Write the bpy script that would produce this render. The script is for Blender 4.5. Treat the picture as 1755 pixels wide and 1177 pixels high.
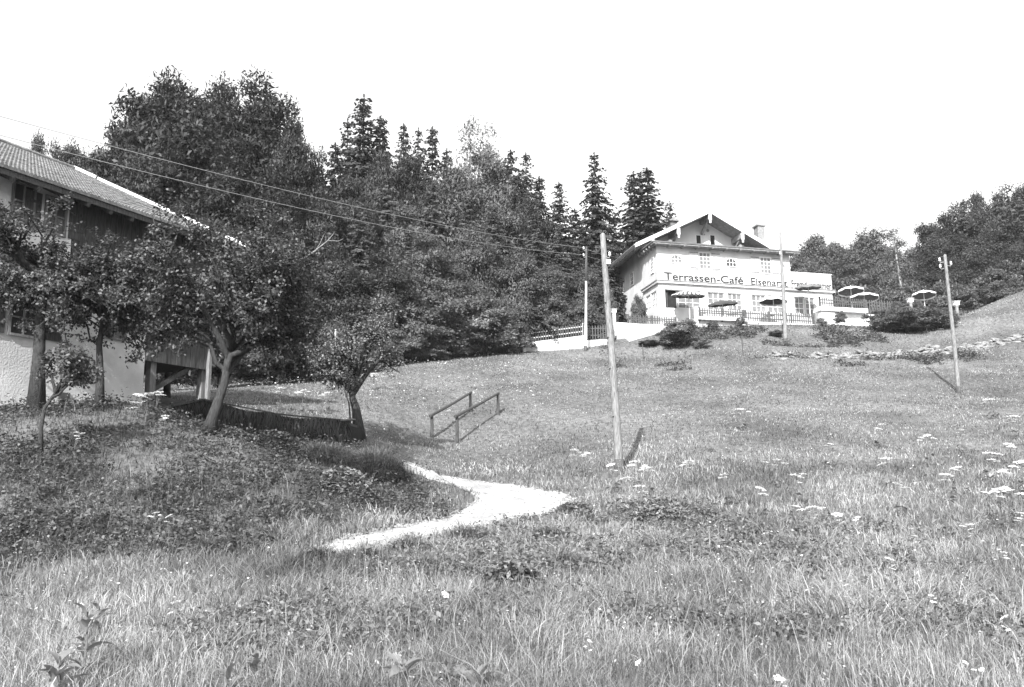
import bpy, bmesh, math, random
import numpy as np
from mathutils import Vector, Matrix

for o in list(bpy.data.objects): bpy.data.objects.remove(o)
scene = bpy.context.scene
COL = scene.collection
RNG = np.random.default_rng(7)
random.seed(7)

# ------------------------------------------------------------------ camera
FPX, PITCH, ROLL = 1450.0, math.radians(9.5), math.radians(0.8)
cp, sp = math.cos(PITCH), math.sin(PITCH)
R0 = np.array([1., 0, 0]); CF = np.array([0, cp, sp]); U0 = np.array([0, -sp, cp])
CU = U0 * math.cos(ROLL) + R0 * math.sin(ROLL)
CR = R0 * math.cos(ROLL) - U0 * math.sin(ROLL)
CAM = np.array([0, 0, 1.6])
cam_d = bpy.data.cameras.new('camera'); cam = bpy.data.objects.new('camera', cam_d); COL.objects.link(cam)
cam_d.sensor_width = 36; cam_d.lens = FPX / 1755 * 36; cam_d.clip_start = 0.1; cam_d.clip_end = 3000
M = Matrix.Identity(4)
for i in range(3):
    M[i][0], M[i][1], M[i][2], M[i][3] = CR[i], CU[i], -CF[i], CAM[i]
cam.matrix_world = M
scene.camera = cam

# ------------------------------------------------------------------ light
SUN_EL = math.radians(35)
SUN_H = np.array([-0.27, -0.963])            # horizontal direction towards the sun
SUN_H = SUN_H / np.linalg.norm(SUN_H)
w = bpy.data.worlds.new('World'); scene.world = w; w.use_nodes = True
nt = w.node_tree; nt.nodes.clear()
sky = nt.nodes.new('ShaderNodeTexSky'); sky.sky_type = 'NISHITA'; sky.sun_disc = False
sky.sun_elevation = SUN_EL; sky.sun_rotation = math.atan2(SUN_H[0], SUN_H[1])
sky.air_density = 1.3; sky.dust_density = 3.0
sep = nt.nodes.new('ShaderNodeSeparateColor')  # blue-sensitive black and white plate: the sky's blue decides its grey
bg = nt.nodes.new('ShaderNodeBackground'); bg.inputs[1].default_value = 0.15
wo = nt.nodes.new('ShaderNodeOutputWorld')
nt.links.new(sky.outputs[0], sep.inputs[0]); nt.links.new(sep.outputs[2], bg.inputs[0]); nt.links.new(bg.outputs[0], wo.inputs[0])
sun_d = bpy.data.lights.new('sun', 'SUN'); sun_d.energy = 4.6; sun_d.angle = math.radians(0.55); sun_d.color = (1, 1, 1)
sun = bpy.data.objects.new('sun', sun_d); COL.objects.link(sun)
to_sun = Vector((SUN_H[0] * math.cos(SUN_EL), SUN_H[1] * math.cos(SUN_EL), math.sin(SUN_EL)))
sun.rotation_euler = (to_sun).to_track_quat('Z', 'Y').to_euler(); sun.location = (-30, -30, 60)
vs = scene.view_settings
vs.view_transform = 'Standard'; vs.look = 'None'; vs.exposure = 1.18; vs.gamma = 1.0; vs.use_curve_mapping = False

# ------------------------------------------------------------------ pixel helpers
def ray(x, y): return CF + CR * ((x - 877.5) / FPX) + CU * ((588.5 - y) / FPX)
def P(x, y, d):
    q = ray(x, y); return CAM + q * (d / q[1])
def plane_hit(x, y, pt, n):
    q = ray(x, y); return CAM + q * (((pt - CAM) @ n) / (q @ n))

# ------------------------------------------------------------------ noise
def vnoise(x, y, seed=0):
    x = np.asarray(x, float); y = np.asarray(y, float)
    xi = np.floor(x).astype(np.int64); yi = np.floor(y).astype(np.int64)
    fx = x - xi; fy = y - yi; fx = fx * fx * (3 - 2 * fx); fy = fy * fy * (3 - 2 * fy)
    def hsh(a, b):
        h = (a * 374761393 + b * 668265263 + seed * 1442695041) & 0x7fffffff
        h = ((h ^ (h >> 13)) * 1274126177) & 0x7fffffff
        return ((h ^ (h >> 16)) & 0xffff) / 65535.0
    return (hsh(xi, yi) * (1 - fx) + hsh(xi + 1, yi) * fx) * (1 - fy) + (hsh(xi, yi + 1) * (1 - fx) + hsh(xi + 1, yi + 1) * fx) * fy
def fnoise(x, y, s=1.0, seed=0, octv=3):
    t = 0; a = 1; n = 0
    for k in range(octv):
        t = t + a * vnoise(np.asarray(x) / s * 2 ** k, np.asarray(y) / s * 2 ** k, seed + k * 17); n += a; a *= .5
    return t / n

# ------------------------------------------------------------------ materials (grey tones: black and white photograph)
MATS = {}
def mat(name, val, rough=.85, var=.25, scale=6.0, bump=0.0, bscale=30., spec=.2, stretch=(1, 1, 1), var2=0., scale2=.6):
    if name in MATS: return MATS[name]
    m = bpy.data.materials.new(name); m.use_nodes = True; t = m.node_tree; b = t.nodes['Principled BSDF']
    tc = t.nodes.new('ShaderNodeTexCoord'); mp = t.nodes.new('ShaderNodeMapping'); mp.inputs['Scale'].default_value = stretch
    t.links.new(tc.outputs['Object'], mp.inputs[0])
    nz = t.nodes.new('ShaderNodeTexNoise'); nz.inputs['Scale'].default_value = scale; nz.inputs['Detail'].default_value = 6
    t.links.new(mp.outputs[0], nz.inputs[0])
    r = t.nodes.new('ShaderNodeMapRange'); r.inputs[1].default_value = .3; r.inputs[2].default_value = .7
    r.inputs[3].default_value = val * (1 - var); r.inputs[4].default_value = val * (1 + var)
    t.links.new(nz.outputs[0], r.inputs[0]); out = r.outputs[0]
    if var2:
        n2 = t.nodes.new('ShaderNodeTexNoise'); n2.inputs['Scale'].default_value = scale2; n2.inputs['Detail'].default_value = 3
        t.links.new(tc.outputs['Object'], n2.inputs[0])
        r2 = t.nodes.new('ShaderNodeMapRange'); r2.inputs[1].default_value = .35; r2.inputs[2].default_value = .65
        r2.inputs[3].default_value = 1 - var2; r2.inputs[4].default_value = 1 + var2
        t.links.new(n2.outputs[0], r2.inputs[0])
        mm = t.nodes.new('ShaderNodeMath'); mm.operation = 'MULTIPLY'; t.links.new(out, mm.inputs[0]); t.links.new(r2.outputs[0], mm.inputs[1]); out = mm.outputs[0]
    t.links.new(out, b.inputs['Base Color']); b.inputs['Roughness'].default_value = rough
    b.inputs['Specular IOR Level'].default_value = spec
    if bump:
        n3 = t.nodes.new('ShaderNodeTexNoise'); n3.inputs['Scale'].default_value = bscale; n3.inputs['Detail'].default_value = 5
        t.links.new(mp.outputs[0], n3.inputs[0]); bp = t.nodes.new('ShaderNodeBump'); bp.inputs['Strength'].default_value = bump
        bp.inputs['Distance'].default_value = .05
        t.links.new(n3.outputs[0], bp.inputs['Height']); t.links.new(bp.outputs[0], b.inputs['Normal'])
    MATS[name] = m; return m
def leafmat(name, lo, hi, trans=.35, rough=.5, spec=.3, big=0.0, bigscale=.25):
    if name in MATS: return MATS[name]
    m = bpy.data.materials.new(name); m.use_nodes = True; t = m.node_tree; t.nodes.clear()
    g = t.nodes.new('ShaderNodeNewGeometry'); r = t.nodes.new('ShaderNodeMapRange')
    r.inputs[3].default_value = lo; r.inputs[4].default_value = hi; t.links.new(g.outputs['Random Per Island'], r.inputs[0]); out = r.outputs[0]
    if big:
        n = t.nodes.new('ShaderNodeTexNoise'); n.inputs['Scale'].default_value = bigscale; n.inputs['Detail'].default_value = 4
        t.links.new(g.outputs['Position'], n.inputs[0]); r2 = t.nodes.new('ShaderNodeMapRange')
        r2.inputs[1].default_value = .35; r2.inputs[2].default_value = .65; r2.inputs[3].default_value = 1 - big; r2.inputs[4].default_value = 1 + big
        t.links.new(n.outputs[0], r2.inputs[0]); mm = t.nodes.new('ShaderNodeMath'); mm.operation = 'MULTIPLY'
        t.links.new(out, mm.inputs[0]); t.links.new(r2.outputs[0], mm.inputs[1]); out = mm.outputs[0]
    b = t.nodes.new('ShaderNodeBsdfPrincipled'); b.inputs['Roughness'].default_value = rough; b.inputs['Specular IOR Level'].default_value = spec
    tr = t.nodes.new('ShaderNodeBsdfTranslucent'); mx = t.nodes.new('ShaderNodeMixShader'); mx.inputs[0].default_value = trans
    o = t.nodes.new('ShaderNodeOutputMaterial')
    t.links.new(out, b.inputs['Base Color']); t.links.new(out, tr.inputs[0]); t.links.new(b.outputs[0], mx.inputs[1]); t.links.new(tr.outputs[0], mx.inputs[2]); t.links.new(mx.outputs[0], o.inputs[0])
    MATS[name] = m; return m

PLASTER = mat('white_plaster', .52, .9, .1, 1.5, .2, 40, .1, stretch=(1, 1, .35), var2=.1, scale2=.4)
OLDPLASTER = mat('old_plaster', .7, .92, .12, 1.5, .3, 20, .1, var2=.16, scale2=.5)
WHITE = mat('white_paint', .66, .6, .05, 5, spec=.3)
WOODPALE = mat('pale_wood', .5, .8, .15, 4, .2, 20, .2, (1, 1, 6))
WOODMID = mat('weathered_wood', .2, .85, .35, 5, .4, 25, .15, (6, 6, .6))
WOODDARK = mat('dark_timber', .075, .85, .4, 5, .4, 25, .15, (6, 6, .6))
FENCEWOOD = mat('brown_fence_wood', .085, .85, .35, 5, .4, 25, .15, (6, 6, .6))
SOFFIT = mat('brown_soffit', .22, .85, .3, 5, .2, 20, .15)
POLEWOOD = mat('pole_wood', .19, .85, .5, 9, .5, 30, .15, (5, 5, .5))
POLEPALE = mat('pale_pole_wood', .2, .85, .3, 7, .5, 30, .15, (5, 5, .5))
TILE = mat('clay_tile', .15, .8, .3, 8, .3, 30, .2, var2=.25, scale2=1.3)
ROOFMAT = mat('roof_slate', .12, .8, .3, 3, .3, 14, .2)
BRICK = mat('chimney_brick', .22, .9, .35, 9, .4, 30, .1)
GLASS = mat('window_glass', .05, .12, .2, 1.0, spec=.35)
GLASSPALE = mat('window_glass_pale', .17, .15, .45, 1.2, spec=.35)  # paler grey panes, mottled at random in the glass colour
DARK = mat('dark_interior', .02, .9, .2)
LETTER = mat('sign_letter_paint', .03, .8, .3, 8)
SHUTTER = mat('white_shutter', .5, .7, .1, 6)
STONE = mat('pale_stone', .2, .9, .35, 4, .6, 12, .1, var2=.25, scale2=1.5)
GRAVEL = mat('path_gravel', .44, .95, .3, 14, 1.0, 50, .1, var2=.25, scale2=1.6)
SOIL = mat('meadow_soil', .11, .95, .4, 5, .6, 14, .1, var2=.3, scale2=.25)
BARK = mat('bark', .05, .9, .4, 9, .8, 26, .1, (3, 3, .8))
BARKPALE = mat('pale_bark', .3, .9, .4, 6, .4, 20, .1, (2, 2, .6))
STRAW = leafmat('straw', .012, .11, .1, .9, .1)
METAL = mat('wire_metal', .35, .5, .1, 4, spec=.5)
PORCELAIN = mat('porcelain', .8, .3, .03, 4, spec=.5)
CLOTHWHITE = mat('parasol_white', .78, .9, .06, 2)
CLOTHGREY = mat('parasol_grey', .17, .9, .15, 2)
CLOTHDARK = mat('parasol_dark', .06, .9, .2, 2)
L_GRASS = leafmat('grass_blade', .08, .38, .35, .55, .3, .42, .35)
L_WEED = leafmat('weed_leaf', .07, .24, .3, .45, .4, .3, .3)
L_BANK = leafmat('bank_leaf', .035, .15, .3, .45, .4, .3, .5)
L_APPLE = leafmat('apple_leaf', .022, .14, .25, .5, .3)
L_DARK = leafmat('beech_leaf', .022, .046, .25, .5, .25)
L_MID = leafmat('ash_leaf', .03, .075, .3, .5, .25)
L_MAPLE = leafmat('maple_leaf', .06, .14, .32, .5, .25)  # paler species tone, with some haze put into the colour
L_LIGHT = leafmat('birch_leaf', .08, .2, .35, .5, .25)
L_SPRUCE = leafmat('spruce_needle', .03, .07, .2, .6, .2)
L_SHRUB = leafmat('shrub_leaf', .05, .15, .3, .5, .3)
L_SPRUCE2 = leafmat('hazed_conifer_needle', .045, .11, .25, .6, .2)  # paler than the spruces, partly haze put into the needle colour
L_APPLEP = leafmat('pale_apple_leaf', .09, .26, .3, .5, .3)
PETAL = leafmat('white_petal', .7, .85, .3, .7, .1)
STEM = leafmat('green_stem', .1, .16, .1, .7, .2)

# ------------------------------------------------------------------ object helpers
def tag(o, label=None, cat=None, group=None, kind=None):
    if label: o['label'] = label
    if cat: o['category'] = cat
    if group: o['group'] = group
    if kind: o['kind'] = kind
    return o
def empty(name, loc, label=None, cat=None, group=None):
    o = bpy.data.objects.new(name, None); COL.objects.link(o); o.location = Vector(loc); o.empty_display_size = .3
    o['_w'] = [float(c) for c in loc]
    return tag(o, label, cat, group)
def wloc(o):
    t = np.zeros(3)
    while o: t += np.array(o.location); o = o.parent
    return t
def link(name, me, m, parent=None, loc=(0, 0, 0)):
    o = bpy.data.objects.new(name, me); COL.objects.link(o)
    if m and not me.materials: me.materials.append(m)
    o.parent = parent; o.location = Vector(loc); return o
def npmesh(name, V, Fq=None, Ft=None, smooth=False):
    V = np.asarray(V, np.float32); me = bpy.data.meshes.new(name)
    loops = []; starts = []; tot = 0
    if Fq is not None and len(Fq):
        Fq = np.asarray(Fq, np.int32); loops.append(Fq.ravel()); starts.append(np.arange(len(Fq)) * 4); tot = len(Fq) * 4
    if Ft is not None and len(Ft):
        Ft = np.asarray(Ft, np.int32); loops.append(Ft.ravel()); starts.append(tot + np.arange(len(Ft)) * 3)
    L = np.concatenate(loops); S = np.concatenate(starts)
    me.vertices.add(len(V)); me.vertices.foreach_set('co', V.ravel())
    me.loops.add(len(L)); me.loops.foreach_set('vertex_index', L.astype(np.int32))
    me.polygons.add(len(S)); me.polygons.foreach_set('loop_start', S.astype(np.int32))
    me.update(calc_edges=True)
    if smooth: me.polygons.foreach_set('use_smooth', np.ones(len(S), bool))
    return me
class MB:
    def __init__(s): s.v = []; s.f = []
    def add(s, vs, fs):
        b = len(s.v); s.v += [tuple(float(c) for c in q) for q in vs]; s.f += [tuple(b + i for i in q) for q in fs]; return s
    def hexa(s, c):   # 8 corners: bottom 4 ccw, top 4
        return s.add(c, [(3, 2, 1, 0), (4, 5, 6, 7), (0, 1, 5, 4), (1, 2, 6, 5), (2, 3, 7, 6), (3, 0, 4, 7)])
    def box(s, x0, x1, y0, y1, z0, z1, fn=lambda a, b, c: (a, b, c)):
        return s.hexa([fn(*q) for q in [(x0, y0, z0), (x1, y0, z0), (x1, y1, z0), (x0, y1, z0), (x0, y0, z1), (x1, y0, z1), (x1, y1, z1), (x0, y1, z1)]])
    def beam(s, p, q, wd, ht, up=(0, 0, 1)):
        p = Vector(p); q = Vector(q); d = (q - p).normalized(); sd = d.cross(Vector(up))
        if sd.length < 1e-4: sd = d.cross(Vector((1, 0, 0)))
        sd.normalize(); u = sd.cross(d).normalized(); sd *= wd / 2; u *= ht / 2
        return s.hexa([p - sd - u, p + sd - u, q + sd - u, q - sd - u, p - sd + u, p + sd + u, q + sd + u, q - sd + u])
    def tube(s, pts, rad, n=8, cap=True):
        pts = [Vector(q) for q in pts]; b = len(s.v); ref = None
        for i, q in enumerate(pts):
            d = (pts[min(i + 1, len(pts) - 1)] - pts[max(i - 1, 0)]).normalized()
            if ref is None: ref = d.orthogonal().normalized()
            a = (ref - d * ref.dot(d)).normalized(); ref = a; c = d.cross(a); r = rad[i] if hasattr(rad, '__len__') else rad
            for k in range(n):
                t = 2 * math.pi * k / n; w_ = q + a * (r * math.cos(t)) + c * (r * math.sin(t)); s.v.append(tuple(w_))
        for i in range(len(pts) - 1):
            for k in range(n):
                k2 = (k + 1) % n; s.f.append((b + i * n + k, b + i * n + k2, b + (i + 1) * n + k2, b + (i + 1) * n + k))
        if cap:
            s.f.append(tuple(b + k for k in reversed(range(n)))); e = b + (len(pts) - 1) * n; s.f.append(tuple(e + k for k in range(n)))
        return s
    def mesh(s, name, off=(0, 0, 0), smooth=False):
        me = bpy.data.meshes.new(name); o = np.array(off); me.from_pydata([tuple(np.array(q) - o) for q in s.v], [], s.f); me.update()
        if smooth: me.polygons.foreach_set('use_smooth', np.ones(len(s.f), bool))
        return me
    def build(s, name, m, parent=None, loc=None, smooth=False):
        off = wloc(parent) if parent else (np.array(loc) if loc is not None else np.zeros(3))
        me = s.mesh(name, off, smooth); o = link(name, me, m, parent)
        if not parent and loc is not None: o.location = Vector(loc)
        return o
def copy_tree(o, parent=None):
    c = o.copy(); COL.objects.link(c); c.parent = parent
    for ch in o.children: copy_tree(ch, c)
    return c
def chamfer(o, wd=.01, seg=1):
    md = o.modifiers.new('bevel', 'BEVEL'); md.width = wd; md.segments = seg; md.limit_method = 'ANGLE'; return o

# ------------------------------------------------------------------ terrain
O_ = P(1130, 548, 62); HU = np.array([.959, .282, 0]); HV = np.array([-.189, .982, 0])
def H(a, v, z): return O_ + HU * a + HV * v + np.array([0, 0, z])
ctrl = [(0, 1177, 6.9), (877, 1177, 6.8), (1755, 1177, 6.6), (-500, 1177, 7.2), (2300, 1177, 6.4), (400, 1060, 9.6), (877, 1050, 9.6), (1400, 1050, 9.6), (1755, 1050, 9.2),
 (100, 1050, 10), (877, 960, 13.4), (540, 948, 14.6), (300, 965, 13.8), (15, 985, 13.2), (-300, 1000, 13), (1200, 950, 14), (1600, 940, 14.2), (1755, 920, 14.6),
 (850, 885, 19), (720, 910, 17), (990, 860, 20.5), (850, 832, 24), (700, 800, 27.5), (1062, 806, 25), (1300, 830, 22.5), (1600, 800, 25), (1755, 780, 26.5), (2100, 740, 28),
 (15, 707, 20.5), (-250, 720, 19.5), (120, 705, 21), (250, 702, 21.8), (80, 800, 17.4), (250, 800, 18), (150, 900, 14.9), (350, 900, 15.6), (-200, 850, 15.5), (430, 800, 19.5), (450, 870, 17), (560, 850, 18.8), (640, 838, 20.5),
 (340, 738, 23), (480, 772, 21.5), (600, 765, 23), (450, 762, 25), (560, 764, 25.2), (350, 742, 25.2), (640, 755, 27.5), (690, 770, 29.5), (760, 755, 33), (740, 748, 33.5), (845, 708, 37), (243, 697, 26), (350, 690, 29), (60, 703, 23), (480, 690, 33), (300, 682, 36), (560, 690, 35), (640, 700, 34),
 (450, 662, 44), (270, 670, 42), (650, 632, 50), (760, 615, 54), (880, 606, 56.5), (880, 700, 37.5), (880, 650, 46), (1000, 720, 34.5), (1050, 660, 44), (1000, 607, 56), (1130, 600, 56), (1200, 700, 37), (1250, 640, 47),
 (1450, 720, 34), (1643, 672, 42), (1450, 650, 45), (1755, 640, 45), (1340, 617, 51), (1500, 622, 50.5), (1620, 615, 51), (1755, 592, 52.5), (2000, 560, 53),
 (1345, 592, 56), (1440, 580, 58), (1550, 576, 58), (1650, 560, 59), (1755, 520, 62), (2000, 450, 64), (1755, 497, 66), (1650, 540, 65), (1250, 566, 58.3), (1120, 572, 58.6), (1330, 562, 59.6), (1420, 560, 60.5), (1540, 556, 63)]
cw = [tuple(P(*q)) for q in ctrl]
cw += [tuple(H(a, v, z)) for a, v, z in [(0, 8, -.6), (6, 6, -.6), (14, 6, -.6), (24, 4, -.3), (6, 14, -.2), (6, 24, 1.5), (22, 18, 1.2), (34, 4, .4), (30, 22, 2), (-12, 6, -1.6), (-12, 16, -.6), (-12, 26, 1.5), (0, 40, 5), (30, 45, 5)]]
cw += [(-25, 30, 4.6), (-25, 42, 6), (-12, 52, 8), (-30, 60, 9.5), (-50, 30, 5.5), (-50, 60, 11), (-10, 70, 12), (-30, 85, 16), (-50, 100, 20), (0, 110, 20), (50, 100, 19), (70, 72, 19), (80, 110, 22), (75, 40, 14), (40, 2, 1.2), (45, 20, 5),
       (0, 0, 0), (0, -8, -.6), (-20, 0, -.1), (-45, 8, 1.5), (22, 0, .3), (60, -8, 2), (-60, -8, 0)]
cw = np.array(cw)
def tps_fit(pts, lam=.02):
    n = len(pts); d = np.linalg.norm(pts[:, None, :2] - pts[None, :, :2], axis=2)
    K = np.where(d > 0, d * d * np.log(d + 1e-9), 0) + lam * np.eye(n) * 50
    Pm = np.c_[np.ones(n), pts[:, :2]]; A = np.zeros((n + 3, n + 3)); A[:n, :n] = K; A[:n, n:] = Pm; A[n:, :n] = Pm.T
    return np.linalg.solve(A, np.r_[pts[:, 2], 0, 0, 0])
TW = tps_fit(cw)
def tps_eval(X, Y):
    X = X.ravel(); Y = Y.ravel(); out = np.zeros(len(X))
    for s in range(0, len(X), 20000):
        x = X[s:s + 20000]; y = Y[s:s + 20000]
        d2 = (x[:, None] - cw[None, :, 0]) ** 2 + (y[:, None] - cw[None, :, 1]) ** 2
        out[s:s + 20000] = (.5 * d2 * np.log(d2 + 1e-12)) @ TW[:-3] + TW[-3] + TW[-2] * x + TW[-1] * y
    return out
def axis(*segs):
    a = []
    for s, e, st in segs: a += list(np.arange(s, e - 1e-6, st))
    return np.array(a + [segs[-1][1]])
XS = np.r_[[-900, -500, -250, -140, -90], axis((-60, -24, 1.2), (-24, 36, .4), (36, 80, 1.2)), [100, 150, 260, 500, 900]].astype(float)
YS = np.r_[[-700, -300, -120, -50, -20], axis((-8, 30, .35), (30, 68, .5), (68, 125, 1.6)), [140, 170, 240, 400, 900]].astype(float)
gx, gy = np.meshgrid(XS, YS)
GZ = tps_eval(np.clip(gx, -60, 80), np.clip(gy, -8, 125)).reshape(gx.shape)
GZ += (fnoise(gx, gy, 2.2, 3) - .5) * .16 + (fnoise(gx, gy, .8, 9, 1) - .5) * .06
def hgt(x, y):
    x = np.atleast_1d(np.asarray(x, float)); y = np.atleast_1d(np.asarray(y, float))
    i = np.clip(np.searchsorted(XS, x) - 1, 0, len(XS) - 2); j = np.clip(np.searchsorted(YS, y) - 1, 0, len(YS) - 2)
    tx = (x - XS[i]) / (XS[i + 1] - XS[i]); ty = (y - YS[j]) / (YS[j + 1] - YS[j])
    return (GZ[j, i] * (1 - tx) + GZ[j, i + 1] * tx) * (1 - ty) + (GZ[j + 1, i] * (1 - tx) + GZ[j + 1, i + 1] * tx) * ty
def h1(x, y): return float(hgt(x, y)[0])
DG = np.arange(4.5, 110, .08)
def G(px, py, dmin=4.5):
    q = ray(px, py); q = q / q[1]; D = DG[DG >= dmin]
    pts = CAM + q[None, :] * D[:, None]; below = pts[:, 2] <= hgt(pts[:, 0], pts[:, 1])
    i = int(np.argmax(below)) if below.any() else len(D) - 1
    p = pts[i].copy(); p[2] = h1(p[0], p[1]); return p
def onground(px, d):
    """ground point in the picture column px at forward distance d"""
    q = ray(px, 700); p = CAM + q * (d / q[1])
    for _ in range(3):
        z = h1(p[0], p[1]); yy = 588.5 - FPX * ((np.array([p[0], p[1], z]) - CAM) @ CU) / ((np.array([p[0], p[1], z]) - CAM) @ CF)
        q = ray(px, yy); p = CAM + q * (d / q[1])
    return np.array([p[0], p[1], h1(p[0], p[1])])
nx, ny = len(XS), len(YS)
idx = np.arange(nx * ny).reshape(ny, nx)
fq = np.stack([idx[:-1, :-1], idx[:-1, 1:], idx[1:, 1:], idx[1:, :-1]], -1).reshape(-1, 4)
ground = link('ground', npmesh('ground', np.stack([gx, gy, GZ], -1).reshape(-1, 3), fq, smooth=True), SOIL)
tag(ground, 'grassy hillside meadow rising to the wood and the café', 'hillside', kind='structure')

# ------------------------------------------------------------------ path
Lp_ = [(683, 796), (700, 806), (728, 819), (775, 832), (808, 846), (818, 862), (785, 880), (735, 894), (660, 908), (590, 923), (540, 937), (505, 946)]
Rp_ = [(700, 793), (722, 806), (752, 814), (840, 826), (925, 838), (997, 857), (965, 876), (885, 893), (795, 912), (705, 934), (625, 951), (540, 964)]
def resample(pts, n):
    pts = np.array(pts, float); t = np.r_[0, np.cumsum(np.linalg.norm(np.diff(pts, axis=0), axis=1))]; t /= t[-1]
    s = np.linspace(0, 1, n); out = np.stack([np.interp(s, t, pts[:, k]) for k in range(pts.shape[1])], -1)
    for _ in range(2): out[1:-1] = (out[:-2] + 2 * out[1:-1] + out[2:]) / 4
    return out
gl = np.array([G(*q) for q in Lp_]); gr = np.array([G(*q) for q in Rp_])
NP_ = 90
gl = resample(gl[:, :2], NP_); gr = resample(gr[:, :2], NP_)
nz_ = RNG.normal(0, .09, (2, NP_)) + (np.stack([fnoise(gl[:, 0], gl[:, 1], .7, 61), fnoise(gr[:, 0], gr[:, 1], .7, 62)]) - .5) * .7; dirn = (gr - gl); dirn /= np.linalg.norm(dirn, axis=1)[:, None]
gl = gl + dirn * nz_[0][:, None]; gr = gr + dirn * nz_[1][:, None]
rows = 9; pv = []
for k in range(rows):
    q = gl + (gr - gl) * (k / (rows - 1)); lift = .035 * math.sin(math.pi * k / (rows - 1)) + .012
    pv.append(np.c_[q, hgt(q[:, 0], q[:, 1]) + lift + (fnoise(q[:, 0], q[:, 1], .3, 5) - .5) * .03])
pv = np.stack(pv, 1).reshape(-1, 3); pi_ = np.arange(NP_ * rows).reshape(NP_, rows)
pf = np.stack([pi_[:-1, :-1], pi_[:-1, 1:], pi_[1:, 1:], pi_[1:, :-1]], -1).reshape(-1, 4)
path = link('path', npmesh('path', pv, pf, smooth=True), GRAVEL); tag(path, 'pale trodden gravel path curving up the meadow', 'path', kind='structure')
PATHPOLY = np.r_[gl, gr[::-1]]
def inpoly(x, y, poly):
    c = np.zeros(len(x), bool); n = len(poly)
    for i in range(n):
        x1, y1 = poly[i]; x2, y2 = poly[(i + 1) % n]
        k = ((y1 > y) != (y2 > y)); xx = x1 + (y - y1) * (x2 - x1) / (y2 - y1 + 1e-12); c ^= (k & (x < xx))
    return c

# ------------------------------------------------------------------ leaf helpers
def quads(c, size, rng, up=.4, aspect=.6, outward=None, jitter=.3, rnd=1.0, along=None):
    n = len(c); nrm = rng.normal(0, rnd, (n, 3)); nrm[:, 2] = np.abs(nrm[:, 2]) + up
    if outward is not None: nrm += outward
    nrm /= np.linalg.norm(nrm, axis=1)[:, None]
    t = rng.normal(0, 1, (n, 3)); t[:, 2] -= .3; t = t if along is None else t * .45 + along; t -= nrm * np.sum(t * nrm, 1)[:, None]; t /= np.linalg.norm(t, axis=1)[:, None]
    b = np.cross(nrm, t); s = size * (1 + rng.uniform(-jitter, jitter, n)); s = s[:, None]
    fold = nrm * s * .12
    V = np.stack([c - t * s * .5, c + b * s * .5 * aspect + fold, c + t * s * .5, c - b * s * .5 * aspect + fold], 1).reshape(-1, 3)
    return V
def quadfaces(n): return np.arange(n * 4).reshape(n, 4)
def bez(p, q, sag, n, rng, wob=.0):
    p = np.array(p); q = np.array(q); m = (p + q) / 2 + sag; t = np.linspace(0, 1, n)[:, None]
    c = (1 - t) ** 2 * p + 2 * t * (1 - t) * m + t * t * q
    if wob: c[1:-1] += rng.normal(0, wob, (n - 2, 3))
    return c
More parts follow.
